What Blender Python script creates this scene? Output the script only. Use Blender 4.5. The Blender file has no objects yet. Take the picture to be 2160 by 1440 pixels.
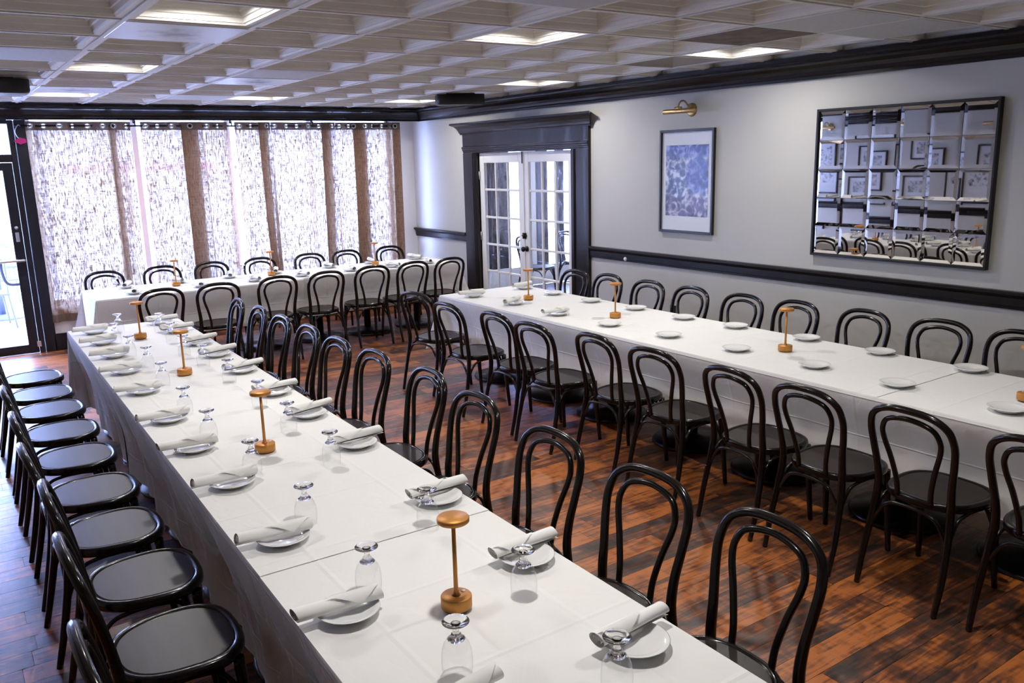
import bpy, math, random
from mathutils import Vector, Matrix
random.seed(7)
scene = bpy.context.scene
C = scene.collection
PI = math.pi

# ------------------------------------------------------------------ camera, sky, exposure
def make_camera():
    f = 1760.96
    yaw, pitch, roll = math.radians(34.330), math.radians(12.310), math.radians(1.4706)
    fwd = Vector((math.sin(yaw)*math.cos(pitch), math.cos(yaw)*math.cos(pitch), -math.sin(pitch)))
    right = Vector((math.cos(yaw), -math.sin(yaw), 0)); down = fwd.cross(right)
    c, s = math.cos(roll), math.sin(roll)
    r2 = c*right + s*down; d2 = -s*right + c*down
    m = Matrix(((r2.x, -d2.x, -fwd.x, 0), (r2.y, -d2.y, -fwd.y, 0), (r2.z, -d2.z, -fwd.z, 1.95), (0, 0, 0, 1)))
    cd = bpy.data.cameras.new('camera'); cd.sensor_width = 36; cd.lens = f/2160*36
    cd.clip_start = 0.05; cd.clip_end = 200
    o = bpy.data.objects.new('camera', cd); o.matrix_world = m; C.objects.link(o); scene.camera = o
make_camera()
W = bpy.data.worlds.new('overcast_sky'); scene.world = W; W.use_nodes = True
W.node_tree.nodes['Background'].inputs[0].default_value = (0.44, 0.55, 1.0, 1)
W.node_tree.nodes['Background'].inputs[1].default_value = 34.0
LAMP_POWER = 17.5
LAMP_COLOR = (1.0, 0.97, 0.92)
scene.view_settings.view_transform = 'Standard'
scene.view_settings.look = 'None'
scene.view_settings.gamma = 1
scene.view_settings.use_curve_mapping = False
scene.view_settings.exposure = 0.0
scene.cycles.max_bounces = 7
scene.cycles.diffuse_bounces = 3
scene.cycles.glossy_bounces = 3
scene.cycles.transmission_bounces = 6
scene.cycles.transparent_max_bounces = 14
scene.cycles.adaptive_threshold = .08
scene.cycles.use_light_tree = False
scene.cycles.sample_clamp_indirect = 12

# ------------------------------------------------------------------ room numbers (metres)
XW, XL = 5.65, -1.45          # right wall, left wall
YB, YF, YG = -1.6, 10.35, 10.62   # back wall, front plane of window wall, window glass
ZC = 2.645                    # ceiling grid

# ------------------------------------------------------------------ materials
def mat(name, base=(.8, .8, .8), rough=.5, metal=0.0, coat=0.0, spec=.5, sheen=0.0, noise=None, bump=None, trans=0.0, ior=1.45, emit=None):
    """noise=(scale, amount, (stretch)) varies the colour; bump=(scale, strength, distance)"""
    m = bpy.data.materials.new(name); m.use_nodes = True
    nt = m.node_tree; b = nt.nodes['Principled BSDF']
    b.inputs['Base Color'].default_value = (*base, 1)
    b.inputs['Roughness'].default_value = rough
    b.inputs['Metallic'].default_value = metal
    b.inputs['Coat Weight'].default_value = coat
    b.inputs['Specular IOR Level'].default_value = spec
    b.inputs['Sheen Weight'].default_value = sheen
    b.inputs['Transmission Weight'].default_value = trans
    b.inputs['IOR'].default_value = ior
    if emit:
        b.inputs['Emission Color'].default_value = (*emit[0], 1); b.inputs['Emission Strength'].default_value = emit[1]
    if noise or bump:
        tc = nt.nodes.new('ShaderNodeTexCoord')
    if noise:
        mp = nt.nodes.new('ShaderNodeMapping'); mp.inputs['Scale'].default_value = noise[2] if len(noise) > 2 else (1, 1, 1)
        nz = nt.nodes.new('ShaderNodeTexNoise'); nz.inputs['Scale'].default_value = noise[0]; nz.inputs['Detail'].default_value = 2
        nt.links.new(tc.outputs['Object'], mp.inputs[0]); nt.links.new(mp.outputs[0], nz.inputs['Vector'])
        rp = nt.nodes.new('ShaderNodeValToRGB')
        k = noise[1]
        rp.color_ramp.elements[0].position = .3; rp.color_ramp.elements[1].position = .7
        rp.color_ramp.elements[0].color = (*[max(0, c*(1-k)) for c in base], 1)
        rp.color_ramp.elements[1].color = (*[min(1, c*(1+k)) for c in base], 1)
        nt.links.new(nz.outputs['Fac'], rp.inputs[0]); nt.links.new(rp.outputs[0], b.inputs['Base Color'])
    if bump:
        bz = nt.nodes.new('ShaderNodeTexNoise'); bz.inputs['Scale'].default_value = bump[0]; bz.inputs['Detail'].default_value = 3
        nt.links.new(tc.outputs['Object'], bz.inputs['Vector'])
        bp = nt.nodes.new('ShaderNodeBump'); bp.inputs['Strength'].default_value = bump[1]; bp.inputs['Distance'].default_value = bump[2]
        nt.links.new(bz.outputs['Fac'], bp.inputs['Height']); nt.links.new(bp.outputs[0], b.inputs['Normal'])
    return m

M = {}
M['wall'] = mat('wall_paint', (.515, .505, .470), .7, noise=(1.3, .03))
M['white_wall'] = mat('white_plaster', (.78, .78, .76), .7, noise=(2, .03))
M['tile'] = mat('ceiling_tile_paint', (.76, .735, .69), .55, noise=(3, .05, (1, 1, 3)))
M['flat_tile'] = mat('flat_panel', (.46, .465, .48), .6, noise=(30, .06))
M['grid'] = mat('grid_bar', (.62, .62, .61), .45)
M['black_trim'] = mat('black_stained_wood', (.010, .008, .009), .3, coat=.05, spec=.3, noise=(6, .25, (1, .15, 1)))
M['casing'] = mat('dark_casing_wood', (.014, .011, .013), .3, coat=.1, spec=.35, noise=(7, .25, (1, 1, .12)))
M['lacquer'] = mat('black_lacquered_beech', (.006, .0042, .0042), .2, coat=.15, spec=.4)
M['veneer'] = mat('dark_seat_veneer', (.018, .012, .010), .38, spec=.6, noise=(10, .35, (.3, 2.5, 1)))
M['napkin'] = mat('napkin_linen', (.88, .875, .86), .85)
M['porcelain'] = mat('white_porcelain', (.87, .87, .86), .1, coat=.3)
M['copper'] = mat('copper_anodised', (.56, .245, .055), .42, metal=.45, noise=(40, .04))
M['copper_dark'] = mat('copper_dark_ring', (.12, .05, .02), .5, metal=.5)  # darker copper for the foot ring of the table lamps
M['button'] = mat('touch_button_white', (.8, .82, .85), .3)
M['brass'] = mat('antique_brass', (.50, .35, .15), .3, metal=.9, noise=(20, .15))
M['frame_black'] = mat('black_frame', (.012, .012, .013), .35)
M['mat_board'] = mat('white_mat_board', (.80, .80, .79), .6)
M['door_white'] = mat('white_door_paint', (.80, .80, .78), .35)
M['hardware'] = mat('black_hardware', (.012, .012, .013), .35, metal=.4)
M['steel'] = mat('brushed_steel', (.55, .55, .55), .35, metal=.9)
M['storefront'] = mat('black_storefront_metal', (.012, .012, .018), .4, metal=.2)
M['rod'] = mat('black_rod', (.01, .01, .011), .35, metal=.3)
M['plastic_black'] = mat('black_plastic', (.012, .012, .013), .45)
M['plastic_white'] = mat('white_plastic', (.75, .75, .72), .4)
M['mirror'] = mat('mirror_silver', (.60, .58, .545), .015, metal=1.0)
M['mirror_joint'] = mat('mirror_joint', (.03, .03, .03), .4)
M['paver'] = mat('pale_paver', (.74, .74, .75), .8, noise=(5, .1))
M['outdoor_metal'] = mat('outdoor_painted_metal', (.10, .11, .16), .5)
M['outdoor_wall'] = mat('pale_outdoor_wall', (.80, .80, .82), .8, noise=(1, .05))
M['outdoor_blue'] = mat('grey_blue_siding', (.42, .44, .58), .7, noise=(2, .08))
M['foliage'] = mat('pale_foliage', (.66, .68, .60), .8, noise=(4, .35))
M['umbrella'] = mat('lilac_umbrella_cloth', (.66, .60, .70), .8)
M['umbrella_trim'] = mat('magenta_umbrella_trim', (.80, .25, .42), .8)
M['magenta'] = mat('magenta_reflection', (.55, .0, .16), .5)
M['dark_cloth'] = mat('dark_drape', (.020, .020, .030), .8, noise=(8, .3, (2, 2, .2)))
M['carpet'] = mat('grey_back_floor', (.16, .15, .17), .35)
M['vent_metal'] = mat('bronze_vent', (.33, .31, .27), .4, metal=.2)
M['vent_dark'] = mat('vent_slot_dark', (.03, .02, .012), .6)
M['lens'] = mat('lamp_lens', (.9, .9, .9), .4, emit=((1, .93, .82), 9.0))
M['dark_under'] = mat('table_underframe_black', (.012, .011, .011), .3)
M['laminate'] = mat('table_laminate', (.18, .12, .08), .5)

def glass_thin(name, tint=(.97, .98, 1.0), rough=.01, bumpy=0.0, ior=1.45, edge=1.0):
    m = bpy.data.materials.new(name); m.use_nodes = True; nt = m.node_tree
    for n in list(nt.nodes):
        if n.type != 'OUTPUT_MATERIAL': nt.nodes.remove(n)
    out = nt.nodes['Material Output']
    tr = nt.nodes.new('ShaderNodeBsdfTransparent'); tr.inputs[0].default_value = (*tint, 1)
    gl = nt.nodes.new('ShaderNodeBsdfGlossy'); gl.inputs['Roughness'].default_value = rough
    lw = nt.nodes.new('ShaderNodeLayerWeight'); f0 = ((ior-1)/(ior+1))**2*1.5
    pw = nt.nodes.new('ShaderNodeMath'); pw.operation = 'POWER'; nt.links.new(lw.outputs['Facing'], pw.inputs[0]); pw.inputs[1].default_value = 4.5
    fr = nt.nodes.new('ShaderNodeMath'); fr.operation = 'MULTIPLY_ADD'; nt.links.new(pw.outputs[0], fr.inputs[0]); fr.inputs[1].default_value = (1-f0)*edge; fr.inputs[2].default_value = f0
    mx = nt.nodes.new('ShaderNodeMixShader')
    nt.links.new(fr.outputs[0], mx.inputs[0]); nt.links.new(tr.outputs[0], mx.inputs[1]); nt.links.new(gl.outputs[0], mx.inputs[2])
    nt.links.new(mx.outputs[0], out.inputs[0])
    if bumpy:
        tc = nt.nodes.new('ShaderNodeTexCoord'); nz = nt.nodes.new('ShaderNodeTexNoise'); nz.inputs['Scale'].default_value = 9
        bp = nt.nodes.new('ShaderNodeBump'); bp.inputs['Strength'].default_value = bumpy; bp.inputs['Distance'].default_value = .02
        nt.links.new(tc.outputs['Object'], nz.inputs['Vector']); nt.links.new(nz.outputs['Fac'], bp.inputs['Height'])
        nt.links.new(bp.outputs[0], gl.inputs['Normal']); nt.links.new(bp.outputs[0], lw.inputs['Normal'])
    return m
M['pane'] = glass_thin('window_pane_glass')
M['door_pane'] = glass_thin('wavy_door_glass', bumpy=.25)
M['glazing'] = glass_thin('picture_glazing', ior=1.05, edge=.05)
M['goblet'] = glass_thin('thin_goblet_glass', (.985, .987, .99), ior=1.5)
M['goblet_solid'] = mat('solid_goblet_glass', (1, 1, 1), .0, trans=1.0, ior=1.48)

def floor_material():
    m = bpy.data.materials.new('hand_scraped_floor'); m.use_nodes = True; nt = m.node_tree; b = nt.nodes['Principled BSDF']
    L = nt.links.new; N = nt.nodes.new
    geo = N('ShaderNodeNewGeometry'); oi = N('ShaderNodeObjectInfo')
    add = N('ShaderNodeMath'); add.operation = 'ADD'; L(geo.outputs['Random Per Island'], add.inputs[0]); L(oi.outputs['Random'], add.inputs[1])
    frc = N('ShaderNodeMath'); frc.operation = 'FRACT'; L(add.outputs[0], frc.inputs[0])
    off = N('ShaderNodeVectorMath'); off.operation = 'MULTIPLY_ADD'
    cmb = N('ShaderNodeCombineXYZ')
    for i in range(3): L(frc.outputs[0], cmb.inputs[i])
    L(cmb.outputs[0], off.inputs[0]); off.inputs[1].default_value = (37, 53, 11); L(geo.outputs['Position'], off.inputs[2])
    mp = N('ShaderNodeMapping'); mp.inputs['Scale'].default_value = (2.2, 22, 1); L(off.outputs[0], mp.inputs[0])
    n1 = N('ShaderNodeTexNoise'); n1.inputs['Scale'].default_value = 2.2; n1.inputs['Detail'].default_value = 4; n1.inputs['Distortion'].default_value = .8; L(mp.outputs[0], n1.inputs['Vector'])
    mp2 = N('ShaderNodeMapping'); mp2.inputs['Scale'].default_value = (2.0, 4.5, 1); L(off.outputs[0], mp2.inputs[0])
    n2 = N('ShaderNodeTexNoise'); n2.inputs['Scale'].default_value = 3.0; n2.inputs['Detail'].default_value = 3; L(mp2.outputs[0], n2.inputs['Vector'])
    # cross-grain scraping ripples
    mp3 = N('ShaderNodeMapping'); mp3.inputs['Scale'].default_value = (26, 3.5, 1); L(off.outputs[0], mp3.inputs[0])
    n3 = N('ShaderNodeTexNoise'); n3.inputs['Scale'].default_value = 1.5; n3.inputs['Detail'].default_value = 2; L(mp3.outputs[0], n3.inputs['Vector'])
    s1 = N('ShaderNodeMath'); s1.operation = 'MULTIPLY_ADD'; L(n1.outputs['Fac'], s1.inputs[0]); s1.inputs[1].default_value = .55
    s2 = N('ShaderNodeMath'); s2.operation = 'MULTIPLY_ADD'; L(n2.outputs['Fac'], s2.inputs[0]); s2.inputs[1].default_value = .45
    s3 = N('ShaderNodeMath'); s3.operation = 'MULTIPLY_ADD'; L(frc.outputs[0], s3.inputs[0]); s3.inputs[1].default_value = .26; s3.inputs[2].default_value = -.13
    s4 = N('ShaderNodeMath'); s4.operation = 'MULTIPLY_ADD'; L(n3.outputs['Fac'], s4.inputs[0]); s4.inputs[1].default_value = .22; s4.inputs[2].default_value = -.11
    L(s4.outputs[0], s3.inputs[2]); L(s3.outputs[0], s2.inputs[2]); L(s2.outputs[0], s1.inputs[2])
    rp = N('ShaderNodeValToRGB'); e = rp.color_ramp.elements
    e[0].position = .33; e[0].color = (.010, .007, .008, 1)
    e[1].position = .76; e[1].color = (.50, .145, .022, 1)
    x = e.new(.47); x.color = (.030, .012, .007, 1)
    x = e.new(.60); x.color = (.135, .037, .009, 1)
    L(s1.outputs[0], rp.inputs[0]); L(rp.outputs[0], b.inputs['Base Color'])
    b.inputs['Roughness'].default_value = .5; b.inputs['Specular IOR Level'].default_value = .5
    b.inputs['Coat Weight'].default_value = .75; b.inputs['Coat Roughness'].default_value = .3
    bp = N('ShaderNodeBump'); bp.inputs['Strength'].default_value = .18; bp.inputs['Distance'].default_value = .004
    sm = N('ShaderNodeMath'); sm.operation = 'ADD'; L(n3.outputs['Fac'], sm.inputs[0]); L(n1.outputs['Fac'], sm.inputs[1])
    L(sm.outputs[0], bp.inputs['Height']); L(bp.outputs[0], b.inputs['Normal'])
    return m
M['floor'] = floor_material()
M['subfloor'] = mat('dark_subfloor', (.015, .010, .008), .6)

def cloth_material():
    m = bpy.data.materials.new('white_tablecloth'); m.use_nodes = True; nt = m.node_tree; b = nt.nodes['Principled BSDF']
    L = nt.links.new; N = nt.nodes.new
    b.inputs['Base Color'].default_value = (.84, .835, .82, 1); b.inputs['Roughness'].default_value = .8; 
    geo = N('ShaderNodeNewGeometry')
    n1 = N('ShaderNodeTexNoise'); n1.inputs['Scale'].default_value = 7; n1.inputs['Detail'].default_value = 3; n1.inputs['Distortion'].default_value = .8; L(geo.outputs['Position'], n1.inputs['Vector'])
    # ironed fold lines every 0.36 m
    sx = N('ShaderNodeSeparateXYZ'); L(geo.outputs['Position'], sx.inputs[0])
    def crease(sock, pitch, ph):
        a = N('ShaderNodeMath'); a.operation = 'MULTIPLY_ADD'; L(sock, a.inputs[0]); a.inputs[1].default_value = 1/pitch; a.inputs[2].default_value = ph
        f = N('ShaderNodeMath'); f.operation = 'PINGPONG'; L(a.outputs[0], f.inputs[0]); f.inputs[1].default_value = .5
        c = N('ShaderNodeMapRange'); L(f.outputs[0], c.inputs[0]); c.inputs[1].default_value = 0; c.inputs[2].default_value = .028; c.inputs[3].default_value = 1; c.inputs[4].default_value = 0
        return c.outputs[0]
    cy = crease(sx.outputs['Y'], .41, .21); cx = crease(sx.outputs['X'], .44, .13); cz = crease(sx.outputs['Z'], .22, .62)
    def addn(a, b_, k=1.0):
        d = N('ShaderNodeMath'); d.operation = 'MULTIPLY_ADD'; L(b_, d.inputs[0]); d.inputs[1].default_value = k; L(a, d.inputs[2]); return d.outputs[0]
    h = addn(addn(addn(n1.outputs['Fac'], cy, .35), cx, .3), cz, .45)
    bp = N('ShaderNodeBump'); bp.inputs['Strength'].default_value = .5; bp.inputs['Distance'].default_value = .010
    L(h, bp.inputs['Height']); L(bp.outputs[0], b.inputs['Normal'])
    return m
M['cloth'] = cloth_material()

def curtain_material(name, opening, colour, tcol):
    """open-weave linen: light passes the gaps between the threads and glows through the threads"""
    m = bpy.data.materials.new(name); m.use_nodes = True; nt = m.node_tree
    for n in list(nt.nodes):
        if n.type != 'OUTPUT_MATERIAL': nt.nodes.remove(n)
    out = nt.nodes['Material Output']; L = nt.links.new; N = nt.nodes.new
    tc = N('ShaderNodeTexCoord')
    mp = N('ShaderNodeMapping'); mp.inputs['Scale'].default_value = (105, 105, 15); L(tc.outputs['Object'], mp.inputs[0])
    n1 = N('ShaderNodeTexNoise'); n1.inputs['Scale'].default_value = 1; n1.inputs['Detail'].default_value = 3; n1.inputs['Roughness'].default_value = .6; L(mp.outputs[0], n1.inputs['Vector'])
    mp2 = N('ShaderNodeMapping'); mp2.inputs['Scale'].default_value = (14, 14, 95); L(tc.outputs['Object'], mp2.inputs[0])
    n2 = N('ShaderNodeTexNoise'); n2.inputs['Scale'].default_value = 1; n2.inputs['Detail'].default_value = 2; L(mp2.outputs[0], n2.inputs['Vector'])
    ad = N('ShaderNodeMath'); ad.operation = 'MULTIPLY_ADD'; L(n2.outputs['Fac'], ad.inputs[0]); ad.inputs[1].default_value = .4; L(n1.outputs['Fac'], ad.inputs[2])
    mr = N('ShaderNodeMapRange'); L(ad.outputs[0], mr.inputs[0]); mr.inputs[1].default_value = .60; mr.inputs[2].default_value = .95; mr.inputs[3].default_value = 0; mr.inputs[4].default_value = opening
    th = N('ShaderNodeMapRange'); L(ad.outputs[0], th.inputs[0]); th.inputs[1].default_value = .53; th.inputs[2].default_value = .82; th.inputs[3].default_value = .05; th.inputs[4].default_value = 1.0
    tm = N('ShaderNodeVectorMath'); tm.operation = 'SCALE'; tm.inputs[0].default_value = tcol; L(th.outputs[0], tm.inputs['Scale'])
    tr = N('ShaderNodeBsdfTransparent')
    df = N('ShaderNodeBsdfDiffuse'); df.inputs[0].default_value = (*colour, 1)
    tl = N('ShaderNodeBsdfTranslucent'); L(tm.outputs[0], tl.inputs[0])
    m1 = N('ShaderNodeMixShader'); m1.inputs[0].default_value = .30; L(df.outputs[0], m1.inputs[1]); L(tl.outputs[0], m1.inputs[2])
    m2 = N('ShaderNodeMixShader'); L(mr.outputs[0], m2.inputs[0]); L(m1.outputs[0], m2.inputs[1]); L(tr.outputs[0], m2.inputs[2])
    L(m2.outputs[0], out.inputs[0])
    return m
M['curtain'] = curtain_material('open_weave_linen', .13, (.30, .17, .115), (.60, .49, .34))
M['curtain_heading'] = curtain_material('doubled_linen_heading', .0, (.24, .17, .13), (.06, .045, .035))

def art_material(name, stops, scale, seed, distort=1.6):
    m = bpy.data.materials.new(name); m.use_nodes = True; nt = m.node_tree; b = nt.nodes['Principled BSDF']
    L = nt.links.new; N = nt.nodes.new
    tc = N('ShaderNodeTexCoord'); mp = N('ShaderNodeMapping'); mp.inputs['Location'].default_value = (seed, seed*1.7, seed*.6); L(tc.outputs['Object'], mp.inputs[0])
    n1 = N('ShaderNodeTexNoise'); n1.inputs['Scale'].default_value = scale; n1.inputs['Detail'].default_value = 5; n1.inputs['Distortion'].default_value = distort; L(mp.outputs[0], n1.inputs['Vector'])
    v = N('ShaderNodeTexVoronoi'); v.inputs['Scale'].default_value = scale*2.2; L(mp.outputs[0], v.inputs['Vector'])
    ad = N('ShaderNodeMath'); ad.operation = 'MULTIPLY_ADD'; L(v.outputs['Distance'], ad.inputs[0]); ad.inputs[1].default_value = .35; L(n1.outputs['Fac'], ad.inputs[2])
    rp = N('ShaderNodeValToRGB'); e = rp.color_ramp.elements
    e[0].position = stops[0][0]; e[0].color = (*stops[0][1], 1); e[1].position = stops[-1][0]; e[1].color = (*stops[-1][1], 1)
    for p, c in stops[1:-1]:
        q = e.new(p); q.color = (*c, 1)
    L(ad.outputs[0], rp.inputs[0]); L(rp.outputs[0], b.inputs['Base Color']); b.inputs['Roughness'].default_value = .25
    return m
M['art_grey'] = art_material('grey_marbled_print', [(.35, (.03, .03, .03)), (.52, (.35, .35, .35)), (.7, (.8, .8, .8))], 7, 3.1, 3)
M['art_grey_small'] = art_material('grey_street_print', [(.38, (.05, .05, .05)), (.55, (.3, .3, .3)), (.75, (.7, .7, .7))], 12, 8.4, .6)

def seafood_art():
    """blue upper field, pale ridges, a violet dome on the right, brownish mass at the foot of the print"""
    m = bpy.data.materials.new('blue_violet_print'); m.use_nodes = True; nt = m.node_tree; b = nt.nodes['Principled BSDF']
    L = nt.links.new; N = nt.nodes.new
    tc = N('ShaderNodeTexCoord'); sx = N('ShaderNodeSeparateXYZ'); L(tc.outputs['Generated'], sx.inputs[0])
    n1 = N('ShaderNodeTexNoise'); n1.inputs['Scale'].default_value = 11; n1.inputs['Detail'].default_value = 5; n1.inputs['Distortion'].default_value = 1.8; L(tc.outputs['Object'], n1.inputs['Vector'])
    v = N('ShaderNodeTexVoronoi'); v.inputs['Scale'].default_value = 17; L(tc.outputs['Object'], v.inputs['Vector'])
    ad = N('ShaderNodeMath'); ad.operation = 'MULTIPLY_ADD'; L(v.outputs['Distance'], ad.inputs[0]); ad.inputs[1].default_value = .45; L(n1.outputs['Fac'], ad.inputs[2])
    sc_ = N('ShaderNodeMapRange'); sc_.clamp = False; L(ad.outputs[0], sc_.inputs[0]); sc_.inputs[1].default_value = .45; sc_.inputs[2].default_value = .95; sc_.inputs[3].default_value = .34; sc_.inputs[4].default_value = 1.0; ad = sc_
    ra = N('ShaderNodeValToRGB'); e = ra.color_ramp.elements
    e[0].position = .46; e[0].color = (.02, .02, .05, 1); e[1].position = .90; e[1].color = (.62, .62, .64, 1)
    q = e.new(.62); q.color = (.07, .08, .15, 1); q = e.new(.75); q.color = (.28, .28, .34, 1)
    L(ad.outputs[0], ra.inputs[0])
    rb = N('ShaderNodeValToRGB'); e = rb.color_ramp.elements        # blue version
    e[0].position = .46; e[0].color = (.015, .015, .06, 1); e[1].position = .98; e[1].color = (.30, .32, .55, 1)
    q = e.new(.7); q.color = (.055, .06, .26, 1); L(ad.outputs[0], rb.inputs[0])
    rc = N('ShaderNodeValToRGB'); e = rc.color_ramp.elements        # violet-brown foot
    e[0].position = .46; e[0].color = (.025, .012, .03, 1); e[1].position = .90; e[1].color = (.58, .50, .50, 1)
    q = e.new(.68); q.color = (.10, .06, .10, 1); L(ad.outputs[0], rc.inputs[0])
    # dome: ellipse in generated coords
    def lin(sock, k, c):
        a = N('ShaderNodeMath'); a.operation = 'MULTIPLY_ADD'; L(sock, a.inputs[0]); a.inputs[1].default_value = k; a.inputs[2].default_value = c; return a.outputs[0]
    def op(o, a, b_):
        d = N('ShaderNodeMath'); d.operation = o
        for i, s in enumerate((a, b_)):
            if isinstance(s, (int, float)): d.inputs[i].default_value = s
            else: L(s, d.inputs[i])
        return d.outputs[0]
    # generated Y runs along the wall; the print's right side (as seen from the room) is low Y
    dx = lin(sx.outputs['Y'], 3.2, -.72); dz = lin(sx.outputs['Z'], 3.6, -2.1)
    r2 = op('ADD', op('MULTIPLY', dx, dx), op('MULTIPLY', dz, dz))
    dome = N('ShaderNodeMapRange'); L(op('ADD', r2, lin(n1.outputs['Fac'], .5, -.25)), dome.inputs[0]); dome.inputs[1].default_value = 1.0; dome.inputs[2].default_value = .7
    sky_ = N('ShaderNodeMapRange'); L(op('ADD', sx.outputs['Z'], lin(n1.outputs['Fac'], .5, -.25)), sky_.inputs[0]); sky_.inputs[1].default_value = .82; sky_.inputs[2].default_value = .86
    foot = N('ShaderNodeMapRange'); L(op('ADD', sx.outputs['Z'], lin(n1.outputs['Fac'], .4, -.2)), foot.inputs[0]); foot.inputs[1].default_value = .34; foot.inputs[2].default_value = .22
    def mix(f, a, b_):
        x = N('ShaderNodeMix'); x.data_type = 'RGBA'; L(f, x.inputs[0]); L(a, x.inputs[6]); L(b_, x.inputs[7]); return x.outputs[2]
    c = mix(dome.outputs[0], ra.outputs[0], rb.outputs[0]); c = mix(sky_.outputs[0], c, rb.outputs[0]); c = mix(foot.outputs[0], c, rc.outputs[0])
    L(c, b.inputs['Base Color']); b.inputs['Roughness'].default_value = .3
    return m
M['art_blue'] = seafood_art()

def stained_vent_material():
    m = bpy.data.materials.new('stained_perforated_metal'); m.use_nodes = True; nt = m.node_tree; b = nt.nodes['Principled BSDF']
    L = nt.links.new; N = nt.nodes.new
    tc = N('ShaderNodeTexCoord')
    n1 = N('ShaderNodeTexNoise'); n1.inputs['Scale'].default_value = 9; n1.inputs['Detail'].default_value = 6; L(tc.outputs['Object'], n1.inputs['Vector'])
    g = N('ShaderNodeVectorMath'); g.operation = 'LENGTH'; L(tc.outputs['Object'], g.inputs[0])
    ad = N('ShaderNodeMath'); ad.operation = 'MULTIPLY_ADD'; L(n1.outputs['Fac'], ad.inputs[0]); ad.inputs[1].default_value = .5; L(g.outputs['Value'], ad.inputs[2])
    rp = N('ShaderNodeValToRGB'); e = rp.color_ramp.elements
    e[0].position = .27; e[0].color = (.04, .04, .04, 1); e[1].position = .42; e[1].color = (.42, .42, .43, 1)
    L(ad.outputs[0], rp.inputs[0]); L(rp.outputs[0], b.inputs['Base Color']); b.inputs['Roughness'].default_value = .38; b.inputs['Metallic'].default_value = .25
    return m
M['stained_vent'] = stained_vent_material()
M['brown_tile'] = mat('stained_brown_panel', (.14, .115, .095), .8, noise=(8, .35), bump=(150, .3, .002))

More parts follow.
